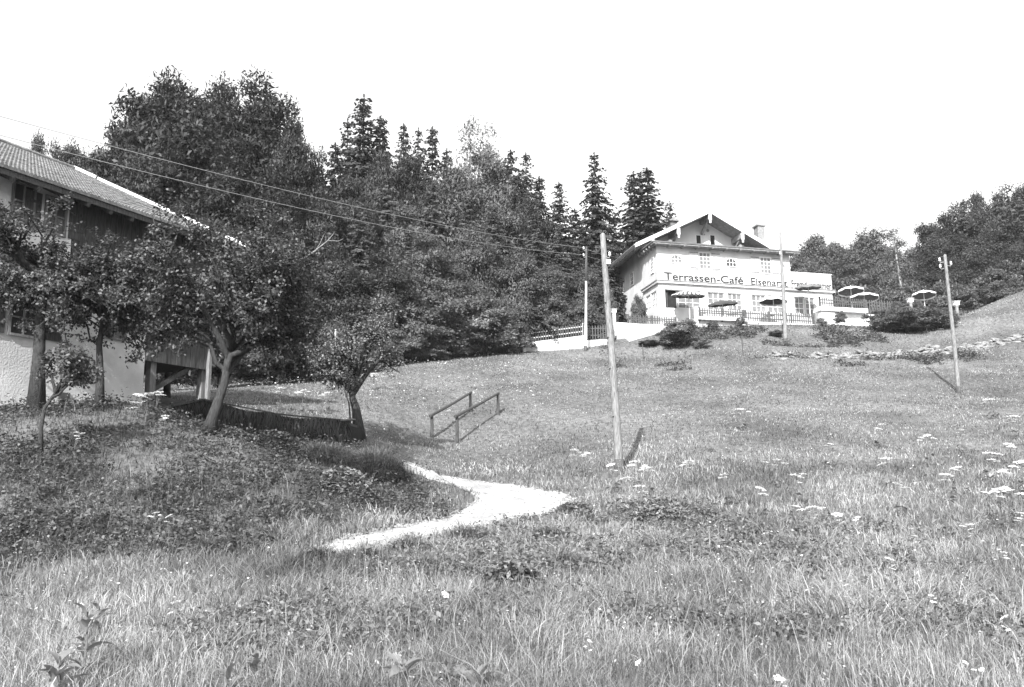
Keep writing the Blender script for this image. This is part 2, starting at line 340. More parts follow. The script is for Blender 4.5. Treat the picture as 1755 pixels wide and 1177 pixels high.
def make_tree(rng, trunk, tr, cc, cr, n1, n2, n3, nl, leaf, spread, limb_r=.35, up=.4, wob=.06, hollow=.35, droop=0.0, tn=8):
    """returns wood MB and leaf quad vertices; trunk: polyline; crown ellipsoid centre cc, radii cr"""
    mb = MB(); trunk = [np.array(q, float) for q in trunk]; nT = len(trunk); H_ = trunk[-1][2] - trunk[0][2]
    rad = [tr * (1.3 if i == 0 else 1 - .55 * i / (nT - 1)) for i in range(nT)]
    mb.tube(trunk, rad, tn); cc = np.array(cc, float); cr = np.array(cr, float); leaves = []; fork = trunk[-1]; S = float(cr.mean())
    for i in range(n1):
        u_ = rng.normal(0, 1, 3); u_ /= np.linalg.norm(u_)
        if i < n1 * .6: a = 2 * math.pi * (i + rng.uniform(-.3, .3)) / (n1 * .6); e = rng.uniform(-.75, .45); u_ = np.array([math.cos(a) * math.cos(e), math.sin(a) * math.cos(e), math.sin(e)])
        tgt = cc + u_ * cr * rng.uniform(.45, .8)
        st = fork if rng.random() < .6 else trunk[-2] + (fork - trunk[-2]) * rng.uniform(.3, 1)
        c = bez(st, tgt, np.array([0, 0, S * rng.uniform(-.05, .25)]), 7, rng, wob * S * .5)
        lr = tr * limb_r * rng.uniform(.8, 1.2); mb.tube(c, list(np.linspace(lr, lr * .35, 7)), 6, False)
        for j in range(n2):
            k = rng.uniform(.35, 1); b0 = c[0] + (c[-1] - c[0]) * 0; ii = min(int(k * 6), 5); b0 = c[ii] + (c[ii + 1] - c[ii]) * (k * 6 - ii)
            d = rng.normal(0, 1, 3); d /= np.linalg.norm(d); t2 = tgt + d * cr * rng.uniform(.18, .5)
            w_ = (t2 - cc) / cr; ln = np.linalg.norm(w_)
            if ln > 1.02: t2 = cc + w_ / ln * cr * rng.uniform(.85, 1.08)
            c2 = bez(b0, t2, np.array([0, 0, S * .08]), 5, rng, wob * S * .3); r2 = lr * .38
            mb.tube(c2, list(np.linspace(r2, r2 * .3, 5)), 4, False)
            for m_ in range(n3):
                d = rng.normal(0, 1, 3); d[2] = d[2] * .7 - droop; d /= np.linalg.norm(d); k3 = rng.uniform(.3, 1); ii = min(int(k3 * 4), 3); b3 = c2[ii] + (c2[ii + 1] - c2[ii]) * (k3 * 4 - ii)
                t3 = b3 + d * S * rng.uniform(.08, .26)
                if tn > 6: mb.tube([b3, (b3 + t3) / 2 + rng.normal(0, .02 * S, 3), t3], [r2 * .3, r2 * .22, r2 * .12], 3, False)
                kk = rng.uniform(0.1, 1.1, nl)[:, None]; pos = b3 + (t3 - b3) * kk + rng.normal(0, spread, (nl, 3)) * np.array([1, 1, .75]); leaves.append(pos)
    Lc = np.concatenate(leaves); out = (Lc - cc) / cr; out = out / (np.linalg.norm(out, axis=1)[:, None] + 1e-6) * .7
    return mb, quads(Lc, leaf, rng, up, .62, out)
def tree_object(name, base, mb, V, leafm, barkm, label, cat='tree', group=None):
    root = empty(name, base, label, cat, group)
    mb.build('trunk', barkm, root, smooth=True)
    link('crown', npmesh('crown', V - np.array(base), quadfaces(len(V) // 4)), leafm, root)
    return root

# ------------------------------------------------------------------ barn (farmhouse with open timber loft)
TH = math.radians(25); BW = np.array([math.sin(TH), math.cos(TH), 0]); BN = np.array([math.cos(TH), -math.sin(TH), 0])
BK = P(243, 700, 26)
def B(s, t, z): return BK + BW * s + BN * t + np.array([0, 0, z])
def Bs(px, py, t=0):
    w_ = plane_hit(px, py, BK + BN * t, BN) - BK; return float(w_ @ BW), float(w_[2])
def bbox(mb, s0, s1, t0, t1, z0, z1): return mb.box(s0, s1, t1, t0, z0, z1, lambda a, b, c: B(a, b, c))
barn = empty('farmhouse', BK, 'old plastered farmhouse with tiled roof and dark timber loft behind the apple trees', 'house')
EZ = 5.75; S_U = Bs(123, 400)[0]; S_E = Bs(352, 640)[0] + .1; LZ = Bs(335, 628)[1]
SW = -16.0
mb = MB(); bbox(mb, SW, 0, -9, 0, -1.5, 3.05); bbox(mb, SW, S_U, -9, 0, 3.05, EZ + .35); bbox(mb, S_U, -.05, -8.9, -.14, 3.05, EZ + .3); mb.build('wall', OLDPLASTER, barn)
# timber loft boards, each a piece of its own
loft = MB(); bbox(loft, S_U + .02, S_E, -8.8, -.12, LZ, EZ + .2); loft_o = loft.build('loft', WOODDARK, barn)
k = S_U + .03; i = 0
plank = None
while k < S_E - .02:
    wd = .2; z0 = 2.95 if k < -.02 else LZ - .06
    m_ = MB(); bbox(m_, k, min(k + wd - .015, S_E), -.118, .03 + .008 * (i % 3), z0, EZ + .15); m_.build('plank', WOODDARK, loft_o); k += wd; i += 1
for t_ in (-.05, -4.2, -8.4):
    for s_ in (Bs(262, 690)[0], Bs(350, 690)[0]):
        m_ = MB(); bbox(m_, s_ - .11, s_ + .11, t_ - .22, t_, -1.6, LZ + .05); m_.build('post', WOODMID, barn)
m_ = MB(); m_.beam(B(S_E - .1, .12, 0.2 - 1.2), B(S_E - .02, .12, EZ - .1), .12, .12, up=BN); m_.build('drainpipe', WOODMID, barn)
m_ = MB(); m_.beam(B(.35, -.14, LZ - 1.0), B(S_E - .6, -.14, LZ + .0), .14, .14); m_.build('brace', WOODDARK, barn)
# windows of the plastered wall
def barn_window(s, z, wd, ht, shut=True):
    f_ = MB()
    for a in ((s - wd / 2 - .07, s - wd / 2), (s + wd / 2, s + wd / 2 + .07)): bbox(f_, a[0], a[1], 0, .05, z - ht / 2 - .07, z + ht / 2 + .07)
    bbox(f_, s - wd / 2, s + wd / 2, 0, .048, z + ht / 2, z + ht / 2 + .07); bbox(f_, s - wd / 2, s + wd / 2, 0, .06, z - ht / 2 - .07, z - ht / 2)
    bbox(f_, s - .025, s + .025, .012, .04, z - ht / 2, z + ht / 2); bbox(f_, s - wd / 2, s + wd / 2, .012, .038, z - .02, z + .02)
    fo = f_.build('window', WOODMID, barn)
    for q in ((-1, 0), (0, 1)):
        for r_ in ((-1, 0), (0, 1)):
            m2 = MB(); bbox(m2, s + q[0] * wd / 2 + .01, s + q[1] * wd / 2 - .01, .002, .01, z + r_[0] * ht / 2 + .01, z + r_[1] * ht / 2 - .01); m2.build('pane', GLASS, fo)
    if shut:
        for sg in (-1, 1):
            m2 = MB(); c = s + sg * (wd + .14); bbox(m2, c - wd / 2 + .02, c + wd / 2 - .04, .004, .045, z - ht / 2 - .04, z + ht / 2 + .04)
            for zz in (-.25, .25): bbox(m2, c - wd / 2 + .05, c + wd / 2 - .07, .045, .065, z + ht * zz - .04, z + ht * zz + .04)
            m2.build('shutter', WOODDARK, barn)
for px, py in ((40, 340), (95, 365)):
    s_, z_ = Bs(px, py); barn_window(s_, z_ - .1, .55, .95, px > 60)
s_, z_ = Bs(40, 545); barn_window(s_, z_, .7, .9); s_, z_ = Bs(205, 560); barn_window(s_ - .2, z_ + .1, .7, .9, False)
s_, z_ = Bs(109, 686)
m_ = MB(); bbox(m_, s_ - .16, s_ + .16, .0, .04, z_ - .5, z_ + .22); m_.build('cellar_shutter', WOODDARK, barn)
s0, z0 = Bs(176, 688); s1, z1 = Bs(216, 690)
m_ = MB(); m_.hexa([B(s0, .5, -.5), B(s1, .5, -.5), B(s1, .02, -.5), B(s0, .02, -.5), B(s0, .5, z0 - .05), B(s1, .5, z1 - .12), B(s1, .02, z1), B(s0, .02, z0 + .08)]); m_.build('cellar_hatch', WOODMID, barn)
# roof plane
EAVE_T = .9; PIT = math.radians(26.5)
RUN = 5.6
def Rf(s, run, off=0): return B(s, EAVE_T - run, EZ + run * math.tan(PIT) + off)
roof_n = BN * math.sin(PIT) + np.array([0, 0, math.cos(PIT)]); roof_pt = Rf(0, 0)
def roof_at(px, py):
    w_ = plane_hit(px, py, roof_pt, roof_n) - roof_pt; return float(w_ @ BW), float(-(w_ @ BN))
ru = roof_at(126, 292); rl = roof_at(0, 247); rc = roof_at(437, 434)
RUN = ru[1]; SR = ru[0]; SC = rc[0]
def top_run(s):
    if s <= SR: return RUN
    return max(.12, RUN * (SC - s) / (SC - SR))
rb = MB(); e0 = SW - .5
poly = [(e0, 0), (SC, 0), (SC, .12), (SR, RUN), (e0, RUN)]
top = [Rf(a, b, -.03) for a, b in poly]; bot = [Rf(a, b, -.2) for a, b in poly]
rb.add(bot + top, [(4, 3, 2, 1, 0), (5, 6, 7, 8, 9)] + [(i, (i + 1) % 5, 5 + (i + 1) % 5, 5 + i) for i in range(5)])
roof = rb.build('roof', WOODDARK, barn)
# back slope
m_ = MB(); q = [B(e0, EAVE_T - RUN, EZ + RUN * math.tan(PIT) - .04), B(SR, EAVE_T - RUN, EZ + RUN * math.tan(PIT) - .04), B(SC - .3, -10, EZ - .2), B(e0, -10, EZ - .2)]
m_.add([np.array(p_) - np.array([0, 0, .18]) for p_ in q] + q, [(3, 2, 1, 0), (4, 5, 6, 7), (0, 1, 5, 4), (1, 2, 6, 5), (2, 3, 7, 6), (3, 0, 4, 7)]); m_.build('back_slope', TILE, roof)
TC = .115; s = SC - .06; cnt = 0
while s > -9.5:
    tr_ = top_run(s); nt_ = max(1, int(tr_ / .33)); m_ = MB(); dz = RNG.uniform(-.008, .008)
    for j in range(nt_):
        r0 = j * tr_ / nt_ - (.05 if j == 0 else .03); r1 = (j + 1) * tr_ / nt_; lift0 = .055; lift1 = .012; b = len(m_.v); arc = []
        for rr, lf in ((r0, lift0), (r1, lift1)):
            for a in range(5):
                th = math.pi * a / 4; arc.append(Rf(s - TC / 2 + TC / 2 * .98 * math.cos(math.pi - th), rr, lf + .05 * math.sin(th) + dz))
        m_.add(arc + [Rf(s - TC + .002, r0, -.02), Rf(s - .002, r0, -.02)], [(0, 1, 6, 5), (1, 2, 7, 6), (2, 3, 8, 7), (3, 4, 9, 8), (10, 11, 4, 3, 2, 1, 0)])
    if cnt < 130: m_.build('tile_column', TILE, roof)
    s -= TC; cnt += 1
m_ = MB(); bbox(m_, e0, -7.6, 0, 0.01, 0, .01)
# verge boards in lapped lengths along the oblique edge, ridge caps further on
segs = [(.0, .14, .05), (.15, .62, .03), (.63, .80, .05), (.81, 1.0, .03)]
for a, b, lf in segs:
    m_ = MB(); pa = Rf(SR + (SC - SR) * a, RUN * (1 - a) + .1 * a, .1 + lf); pb = Rf(SR + (SC - SR) * b, RUN * (1 - b) + .1 * b, .1 + lf); m_.beam(pa, pb, .04, .11); m_.build('verge_board', WHITE, roof)
s = SR
while s > -8:
    m_ = MB(); m_.tube([Rf(s, RUN, .06), Rf(s - .4, RUN, .07)], [.13, .11], 7); m_.build('ridge_cap', TILE, roof); s -= .38
for s in np.arange(-7.5, SC - .2, .75):
    m_ = MB(); m_.beam(Rf(s, .02, -.26), Rf(s, 1.3, -.26), .1, .13); m_.build('rafter_end', WOODDARK, roof)

# ------------------------------------------------------------------ café house
def Fp(px, py, d=0):
    pt = O_ + HV * d; n = np.array([HU[1], -HU[0], 0]); w_ = plane_hit(px, py, pt, n); r_ = w_ - pt
    return float(r_ @ HU), float(r_[2])
def Lw(px, py, a=0):
    pt = O_ + HU * a; n = np.array([-HV[1], HV[0], 0]); w_ = plane_hit(px, py, pt, n); r_ = w_ - pt
    return float(r_ @ HV), float(r_[2])
def hb(mb, a0, a1, v0, v1, z0, z1): return mb.box(a0, a1, v0, v1, z0, z1, H)
house = empty('cafe_house', O_, 'large white café house with gable roof and painted lettering on the hill', 'house')
AP = 5.45; AL, AR = -1.1, 12.0; EV = 6.25; AZ = 9.5
sl = (AZ - EV) / (AP - AL)
def rz(a): return AZ - abs(a - AP) * sl
A0, A1 = .12, 11.5; V0, V1 = 3.3, 14.6
g = [(A0, -1.2), (A1, -1.2), (A1, rz(A1) - .25), (AP, AZ - .25), (A0, rz(A0) - .25)]
m_ = MB(); m_.add([H(a, V0, z) for a, z in g] + [H(a, V1, z) for a, z in g], [(0, 1, 2, 3, 4), (9, 8, 7, 6, 5)] + [(i, 5 + i, 5 + (i + 1) % 5, (i + 1) % 5) for i in range(5)])
m_.build('main_wall', PLASTER, house)
# main roof
m_ = MB()
for a0, a1 in ((AL, AP), (AP, AR)):
    c = []
    for dz in (-.2, 0):
        for a, v in ((a0, 1.5), (a1, 1.5), (a1, 15.4), (a0, 15.4)): c.append(H(a, v, rz(a) + dz))
    m_.hexa(c)
roof2 = m_.build('roof', ROOFMAT, house)
for a0, a1 in ((AL - .08, AP), (AP, AR + .08)):
    m_ = MB(); c = []
    for dz in (-.27, .05):
        for a, v in ((a0, 1.42), (a1, 1.42), (a1, 1.498), (a0, 1.498)): c.append(H(a, v, rz(a) + dz))
    m_.hexa(c); m_.build('barge_board', WHITE, roof2)
m_ = MB(); m_.hexa([H(a, v, rz(a) + dz) for dz in (-.3, -.21) for a, v in ((AL - .05, 1.55), (A0, 1.55), (A0, 15.3), (AL - .05, 15.3))]); m_.build('eave_soffit', SOFFIT, roof2)
m_ = MB(); m_.hexa([H(a, v, rz(a) + dz) for dz in (-.27, -.21) for a, v in ((A0, 1.52), (AP, 1.52), (AP, V0 - .01), (A0, V0 - .01))]); m_.hexa([H(a, v, rz(a) + dz) for dz in (-.27, -.21) for a, v in ((AP, 1.52), (AR - .05, 1.52), (AR - .05, V0 - .01), (AP, V0 - .01))]); m_.build('gable_soffit', SOFFIT, roof2)
for v in np.arange(2.0, 15.2, .8):
    m_ = MB(); m_.beam(H(AL + .02, v, rz(AL) - .36), H(A0 + .02, v, rz(A0) - .36), .14, .14); m_.build('rafter', SOFFIT, roof2)
m_ = MB(); m_.tube([H(AL - .12, 1.5, EV - .1), H(AL - .12, 15.4, EV - .1)], .07, 6); m_.build('gutter', SOFFIT, roof2)
for a in (AP, 2.6, 8.3, .35, 10.9):   # purlins with white carved ends
    m_ = MB(); hb(m_, a - .14, a + .14, 1.56, V0, rz(a) - .62 - (.1 if a == AP else .12), rz(a) - .3 - (.0 if a != AP else .0)); pu = m_.build('purlin', SOFFIT, house)
    m_ = MB(); hb(m_, a - .12, a + .12, 1.46, 1.56, rz(a) - .85, rz(a) - .31); hb(m_, a - .07, a + .07, 1.47, 1.55, rz(a) - 1.1, rz(a) - .85); m_.build('purlin_end', WHITE, pu)
    m_ = MB(); m_.beam(H(a, 2.1, rz(a) - .78), H(a, V0 + .02, rz(a) - 1.5), .16, .16); m_.build('strut', SOFFIT, pu)
# small gable windows, ornaments
for px in (1197, 1221):
    a, z = Fp(px, 411, V0); m_ = MB(); hb(m_, a - .24, a + .24, V0 - .03, V0 + .0, z - .55, z + .42); wo_ = m_.build('gable_window', WHITE, house)
    m_ = MB(); hb(m_, a - .19, a + .19, V0 - .05, V0 - .028, z - .5, z + .37); m_.build('pane', DARK, wo_)
for px, py in ((1205, 394), (1213, 395), (1207, 402)):
    a, z = Fp(px, py, V0); m_ = MB(); m_.tube([H(a, V0 - .04, z), H(a, V0 + .0, z)], .13 if py < 400 else .06, 8); m_.build('wall_ornament', SOFFIT, house)
# upper storey of the front wing
W_A1 = 11.6; CZ = 3.0
m_ = MB(); hb(m_, 0, W_A1, 0, V0 + .02, CZ + .03, 5.78); m_.build('wing_wall', PLASTER, house)
m_ = MB()
FR, BR = 5.9, 6.75
for dz in (0,):
    c = [H(-.55, -.75, FR), H(12.25, -.75, FR), H(12.25, V0 - .01, BR), H(-.55 + .0, V0 - .01, FR + .1)]
    lo = [q - np.array([0, 0, .1]) for q in c]
    m_.hexa(lo + c)
wing_roof = m_.build('wing_roof', ROOFMAT, house)
m_ = MB(); hb(m_, -.5, 12.2, -.7, -.02, FR - .2, FR - .105); m_.build('wing_soffit', SOFFIT, house)
for a in np.arange(-.3, 12.2, 1.2):
    m_ = MB(); hb(m_, a - .05, a + .05, -.68, -.005, FR - .27, FR - .2); m_.build('rafter', SOFFIT, wing_roof)
for v in np.arange(.3, 3.2, .62):
    m_ = MB(); hb(m_, -.5, -.005, v - .06, v + .06, FR - .3, FR - .12); m_.build('rafter', SOFFIT, wing_roof)
# generic window in a wall plane
def window(fn, s0, s1, z0, z1, nx_, nz_, glass, out=.05, name='window', fr=.07, parent=None, arch=False):
    """fn(s, o, z): o metres out of the wall"""
    f_ = MB(); bx_ = lambda a, b, o0, o1, c, d: f_.box(a, b, -o1, -o0, c, d, lambda x, y, z: fn(x, -y, z))
    bx_(s0 - fr, s0, 0, out, z0 - fr, z1 + fr); bx_(s1, s1 + fr, 0, out, z0 - fr, z1 + fr); bx_(s0, s1, 0, out - .003, z1, z1 + fr); bx_(s0 - .0, s1 + .0, 0, out + .02, z0 - fr, z0)
    mw = .04
    for i in range(1, nx_): c = s0 + (s1 - s0) * i / nx_; bx_(c - mw / 2, c + mw / 2, .0, out - .015, z0, z1)
    for i in range(1, nz_): c = z0 + (z1 - z0) * i / nz_; bx_(s0, s1, .001, out - .018, c - mw / 2, c + mw / 2)
    wo_ = f_.build(name, WHITE, parent or house)
    for i in range(nx_):
        for j in range(nz_):
            a = s0 + (s1 - s0) * i / nx_ + mw / 2; b = s0 + (s1 - s0) * (i + 1) / nx_ - mw / 2; c = z0 + (z1 - z0) * j / nz_ + mw / 2; d = z0 + (z1 - z0) * (j + 1) / nz_ - mw / 2
            m2 = MB(); m2.box(a, b, -.012, -.002, c, d, lambda x, y, z: fn(x, -y, z)) if not (arch and j == nz_ - 1 and i in (0, nx_ - 1)) else m2.add([fn(a, .011, c), fn(b, .011, c), fn(b, .011, d - (.0 if i == 0 else .55 * (d - c))), fn(a, .011, d - (.55 * (d - c) if i == 0 else .0))], [(0, 1, 2, 3)])
            m2.build('pane', glass, wo_)
    return wo_
front = lambda v: (lambda s, o, z: H(s, v - o, z))
leftw = lambda a: (lambda s, o, z: H(a - o, s, z))
def shutter(a0, a1, z0, z1):
    m2 = MB(); hb(m2, a0, a1, -.05, -.004, z0, z1); sh = m2.build('shutter', SHUTTER, house)
    m2 = MB(); hb(m2, a0 + .02, a1 - .02, -.075, -.05, z0 + .06, z0 + .14); hb(m2, a0 + .02, a1 - .02, -.075, -.05, z1 - .14, z1 - .06); m2.build('batten', WOODMID, sh)
for pc, py in ((1208, 447), (1312, 455)):
    a, z = Fp(pc, py); window(front(0), a - .45, a + .45, z - .62, z + .62, 3, 4, GLASSPALE)
    shutter(a - 1.32, a - .56, z - .7, z + .7); shutter(a + .56, a + 1.32, z - .7, z + .7)
for pc, py, gm in ((1159, 444, GLASSPALE), (1253, 450, GLASS)):
    a, z = Fp(pc, py); window(front(0), a - .42, a + .42, z - .3, z + .3, 3, 2, gm, arch=True, fr=.05)
a, z = Lw(1118, 454); window(leftw(0), a - .3, a + .3, z - .6, z + .5, 2, 4, GLASS)
for q in ((1081, 478), (1064, 492)):
    a, z = Lw(*q); window(leftw(A0), a - .35, a + .35, z - .5, z + .5, 2, 3, GLASSPALE)
# veranda, ground floor with glazed front
VA1 = 15.3; SILL, LINT = .95, 2.35
m_ = MB(); hb(m_, .0, VA1, -.06, .22, -.9, SILL); hb(m_, .0, VA1, -.06, .22, LINT, CZ - .18)
hb(m_, .0, .22, .22, V0, -.9, SILL); hb(m_, .0, .22, .22, V0, LINT, CZ - .18)
fa = lambda px: Fp(px, 515)[0]
bays = [(1140, 1160, 'door'), (1162, 1201, 3), (1213, 1242, 3), (1247, 1272, 3), (1288, 1313, 3), (1315, 1342, 3), (1361, 1378, 2), (1380, 1396, 2)]
edges = [.0]
for b_ in bays: edges += [fa(b_[0]), fa(b_[1])]
edges += [VA1]
for i in range(0, len(edges), 2): hb(m_, edges[i], edges[i + 1], -.055, .215, SILL, LINT)
lb = [Lw(1112, 517)[0], Lw(1121, 517)[0]]
vl = [(.22, .45), (1.55, 1.75), (2.75, V0)]
for v_ in vl: hb(m_, .005, .215, v_[0], v_[1], SILL, LINT)
m_.build('veranda_wall', PLASTER, house)
m_ = MB(); hb(m_, -.16, VA1 + .16, -.28, V0, CZ - .18, CZ - .04); m_.build('cornice', WHITE, house)
m_ = MB(); hb(m_, -.22, VA1 + .22, -.34, V0 - .05, CZ - .038, CZ + .028); m_.build('cornice_cover', SOFFIT, house)
m_ = MB(); hb(m_, .3, VA1 - .2, 2.9, 3.2, -.5, CZ - .2); hb(m_, .25, VA1 - .2, .25, 3.0, -.2, -.1); m_.build('inner_wall', SOFFIT, house)
m_ = MB(); hb(m_, VA1 - .2, VA1 - .01, .22, V0 + 4, -.9, CZ - .19); m_.build('veranda_end_wall', PLASTER, house)
for x0, x1, n_ in bays:
    a0, a1 = fa(x0), fa(x1)
    if n_ == 'door':
        m_ = MB(); hb(m_, a0 + .02, a1 - .02, .1, .13, SILL - .15, LINT); m_.build('opening_shade', DARK, house)  # near-black panel paints the shade of the room behind the opening
        m_ = MB(); c = [H(a0 - .02, -.3, LINT - .05), H(a1 + .2, -.3, LINT - .05), H(a1 + .2, -.07, LINT + .06), H(a0 - .02, -.07, LINT + .06)]; m_.hexa([q - np.array([0, 0, .04]) for q in c] + c); m_.build('canopy', SOFFIT, house)
        m_ = MB(); hb(m_, a0 + .1, a0 + .16, -.1, .1, SILL, LINT - .1); m_.build('open_sash', WOODDARK, house)
    else: window(front(.1), a0 + .07, a1 - .07, SILL + .07, LINT - .07, n_, 3, GLASSPALE, .07)
for v0_, v1_ in ((.45, 1.55), (1.75, 2.75)): window(leftw(.12), v0_ + .07, v1_ - .07, SILL + .07, LINT - .07, 3, 3, GLASS, .07)
# roof terrace parapet over the veranda's far end, small glazed bay
m_ = MB(); hb(m_, W_A1 + .01, VA1 + .05, -.03, .12, CZ + .03, 4.3); hb(m_, VA1 - .1, VA1 + .05, .12, 3.2, CZ + .03, 4.28); m_.build('parapet', PLASTER, house)
m_ = MB(); hb(m_, W_A1 - .04, VA1 + .1, -.08, .17, 4.3, 4.36); m_.build('parapet_coping', WHITE, house)
m_ = MB(); hb(m_, W_A1 + .01, 12.3, 1.3, 3.2, CZ + .03, 5.15); bay = m_.build('bay', PLASTER, house)
m_ = MB(); hb(m_, W_A1 - .0 + .08, 12.22, 1.26, 1.298, 3.6, 5.0); m_.build('bay_window', GLASSPALE, bay)
# chimneys
a, z = Fp(1300.5, 387, 6); m_ = MB(); hb(m_, a - .33, a + .33, 5.6, 6.4, z - 3, z - .12); ch_ = m_.build('chimney', BRICK, roof2)
m_ = MB(); hb(m_, a - .45, a + .45, 5.5, 6.5, z - .12, z); m_.build('chimney_cap', SOFFIT, ch_)
a, z = Fp(1152, 374, 8); m_ = MB(); hb(m_, a - .3, a + .3, 7.7, 8.3, z - 1.6, z - .3); ch_ = m_.build('chimney', ROOFMAT, roof2)
m_ = MB(); m_.add([H(a - .5, 7.5, z - .35), H(a + .5, 7.5, z - .35), H(a, 7.5, z), H(a - .5, 8.5, z - .35), H(a + .5, 8.5, z - .35), H(a, 8.5, z)], [(0, 1, 2), (5, 4, 3), (0, 3, 4, 1), (1, 4, 5, 2), (2, 5, 3, 0)]); m_.build('chimney_cap', SOFFIT, ch_)
a, z = Fp(1147, 413, 0)
for px, py in ((1147, 411), (1270, 420)):
    a, z = Fp(px, py, 2.2); m_ = MB(); m_.tube([H(a, 2.2, z - .5), H(a, 2.2, z - .1), H(a, 2.2, z + .05)], [.2, .26, .1], 8); m_.build('flower_box', SOFFIT, house)
a, z = Fp(1331.5, 435); m_ = MB(); m_.tube([H(a, -.75, z + .3), H(a, -.78, z - .05), H(a, -.95, z - .2)], [.03, .05, .22], 8); m_.build('wall_lamp', WOODDARK, house)
# painted lettering
def lettering(txt, a0, a1, zb, hcap, v):
    cu = bpy.data.curves.new('lettering', 'FONT'); cu.body = txt; cu.extrude = .0; cu.offset = .014; ob = bpy.data.objects.new('lettering_tmp', cu); COL.objects.link(ob)
    bpy.context.view_layer.update(); dg = bpy.context.evaluated_depsgraph_get(); me0 = bpy.data.meshes.new_from_object(ob.evaluated_get(dg))
    n = len(me0.vertices); co = np.zeros(n * 3); me0.vertices.foreach_get('co', co); co = co.reshape(-1, 3); fs = [tuple(p_.vertices) for p_ in me0.polygons]
    bpy.data.objects.remove(ob); bpy.data.meshes.remove(me0)
    mn, mx = co[:, 0].min(), co[:, 0].max(); sx = (a1 - a0) / (mx - mn); sz = hcap / .69
    m2 = MB(); V = [H(a0 + (c[0] - mn) * sx, v, zb + c[1] * sz) for c in co]; Vb = [H(a0 + (c[0] - mn) * sx, v + .008, zb + c[1] * sz) for c in co]
    m2.add(V, fs); o = m2.build('lettering', LETTER, house); md = o.modifiers.new('thick', 'SOLIDIFY'); md.thickness = .01; md.offset = 0; return o
zb = Fp(1138, 478.5)[1]
lettering('Terrassen-Café', Fp(1138.5, 478)[0], Fp(1274, 485)[0], zb, .56, -.022)
lettering('Eisenarzt', Fp(1287.5, 486)[0], Fp(1350, 490)[0], zb - .02, .56, -.022)
lettering('Fremdenzimmer', Fp(1356.5, 491)[0], Fp(1425, 495)[0], zb - .02, .56, -.05)
# climbing plants on the house wall come later with the shrubs

# ------------------------------------------------------------------ terrace and fences
picket_me = {}
def picket_mesh(h_, wd=.07, th=.025):
    k_ = (round(h_, 2), wd)
    if k_ not in picket_me:
        m2 = MB(); m2.add([(-wd / 2, -th / 2, 0), (wd / 2, -th / 2, 0), (wd / 2, -th / 2, h_ - .06), (0, -th / 2, h_), (-wd / 2, -th / 2, h_ - .06), (-wd / 2, th / 2, 0), (wd / 2, th / 2, 0), (wd / 2, th / 2, h_ - .06), (0, th / 2, h_), (-wd / 2, th / 2, h_ - .06)],
               [(0, 1, 2, 3, 4), (9, 8, 7, 6, 5), (0, 5, 6, 1), (1, 6, 7, 2), (2, 7, 8, 3), (3, 8, 9, 4), (4, 9, 5, 0)]); picket_me[k_] = m2.mesh('picket')
    return picket_me[k_]
def fence(pA, pB, hA, label, spacing=.17, m=FENCEWOOD, post_every=2.2, wd=.075, group=None):
    pA = np.array(pA); pB = np.array(pB); d = pB - pA; L = float(np.linalg.norm(d[:2])); root = empty('picket_fence', pA, label, 'fence', group); ang = math.atan2(d[1], d[0]); n = int(L / spacing)
    me = picket_mesh(hA, wd)
    for i in range(n + 1):
        q = d * (i / max(n, 1)); o = link('picket', me, m, root, q + np.array([0, 0, .06 + RNG.uniform(-.02, .02)])); o.rotation_euler = (0, RNG.normal(0, .015), ang)
    nrm = np.array([-math.sin(ang), math.cos(ang), 0]) * .045
    for zz in (.25, hA - .22): m2 = MB(); m2.beam(pA + nrm + [0, 0, zz + .06], pB + nrm + [0, 0, zz + .06], .04, .07); m2.build('rail', m, root)
    k_ = max(1, int(round(L / post_every)))
    for i in range(k_ + 1):
        q = pA + d * (i / k_) + nrm * 2; m2 = MB(); m2.box(q[0] - .05, q[0] + .05, q[1] - .05, q[1] + .05, q[2] - .3, q[2] + hA + .08); m2.build('post', m, root)
    return root
# front terrace: retaining wall, slab
TV = -3.0
tA0, tzs = Fp(1196, 543.5, TV); tA1, tzs1 = Fp(1276, 546, TV)
ter = empty('terrace', H(5, TV, -1.5), 'white plastered terrace wall below the café windows', 'terrace')
FA, FZ = Fp(1100, 557, TV + .2); FB, FZ2 = Fp(1398, 551, TV)
LFZ = Fp(1125, 556, TV)[1]
m_ = MB(); hb(m_, -3.6, Fp(1196, 543, TV)[0], TV, -.07, -3.0, LFZ); hb(m_, tA0, 15.4, TV, -.07, -3.0, tzs - .2); m_.build('retaining_wall', PLASTER, ter)
m_ = MB(); hb(m_, tA0 - .1, tA1 + .1, TV - .35, TV + 1.2, tzs - .2, tzs); m_.build('slab', WHITE, ter)
m_ = MB(); hb(m_, tA1 + .12, 15.4, TV - .06, TV + .3, tzs - .34, tzs - .14); m_.build('coping', PLASTER, ter)
for px in (1193, 1273, 1398): 
    a, z = Fp(px, 540, TV); m_ = MB(); hb(m_, a - .12, a + .12, TV - .12, TV + .12, tzs - 1.0, tzs + .75); m_.build('post', WOODPALE if px < 1300 else WOODMID, ter)
fence(H(tA0 + .1, TV - .25, tzs), H(tA1 - .1, TV - .25, tzs1 * .0 + tzs), .62, 'short brown picket fence on the white slab under the dotted parasol', .18)
fence(H(tA1 + .2, TV + .05, tzs - .16), H(Fp(1396, 540, TV)[0], TV + .05, tzs - .2), .82, 'long brown picket fence along the terrace below the café windows', .18)
fence(H(-3.5, TV + .1, LFZ), H(Fp(1160, 556, TV)[0], TV + .1, LFZ), .6, 'dark picket fence on the white wall beside the climbing plants', .18)
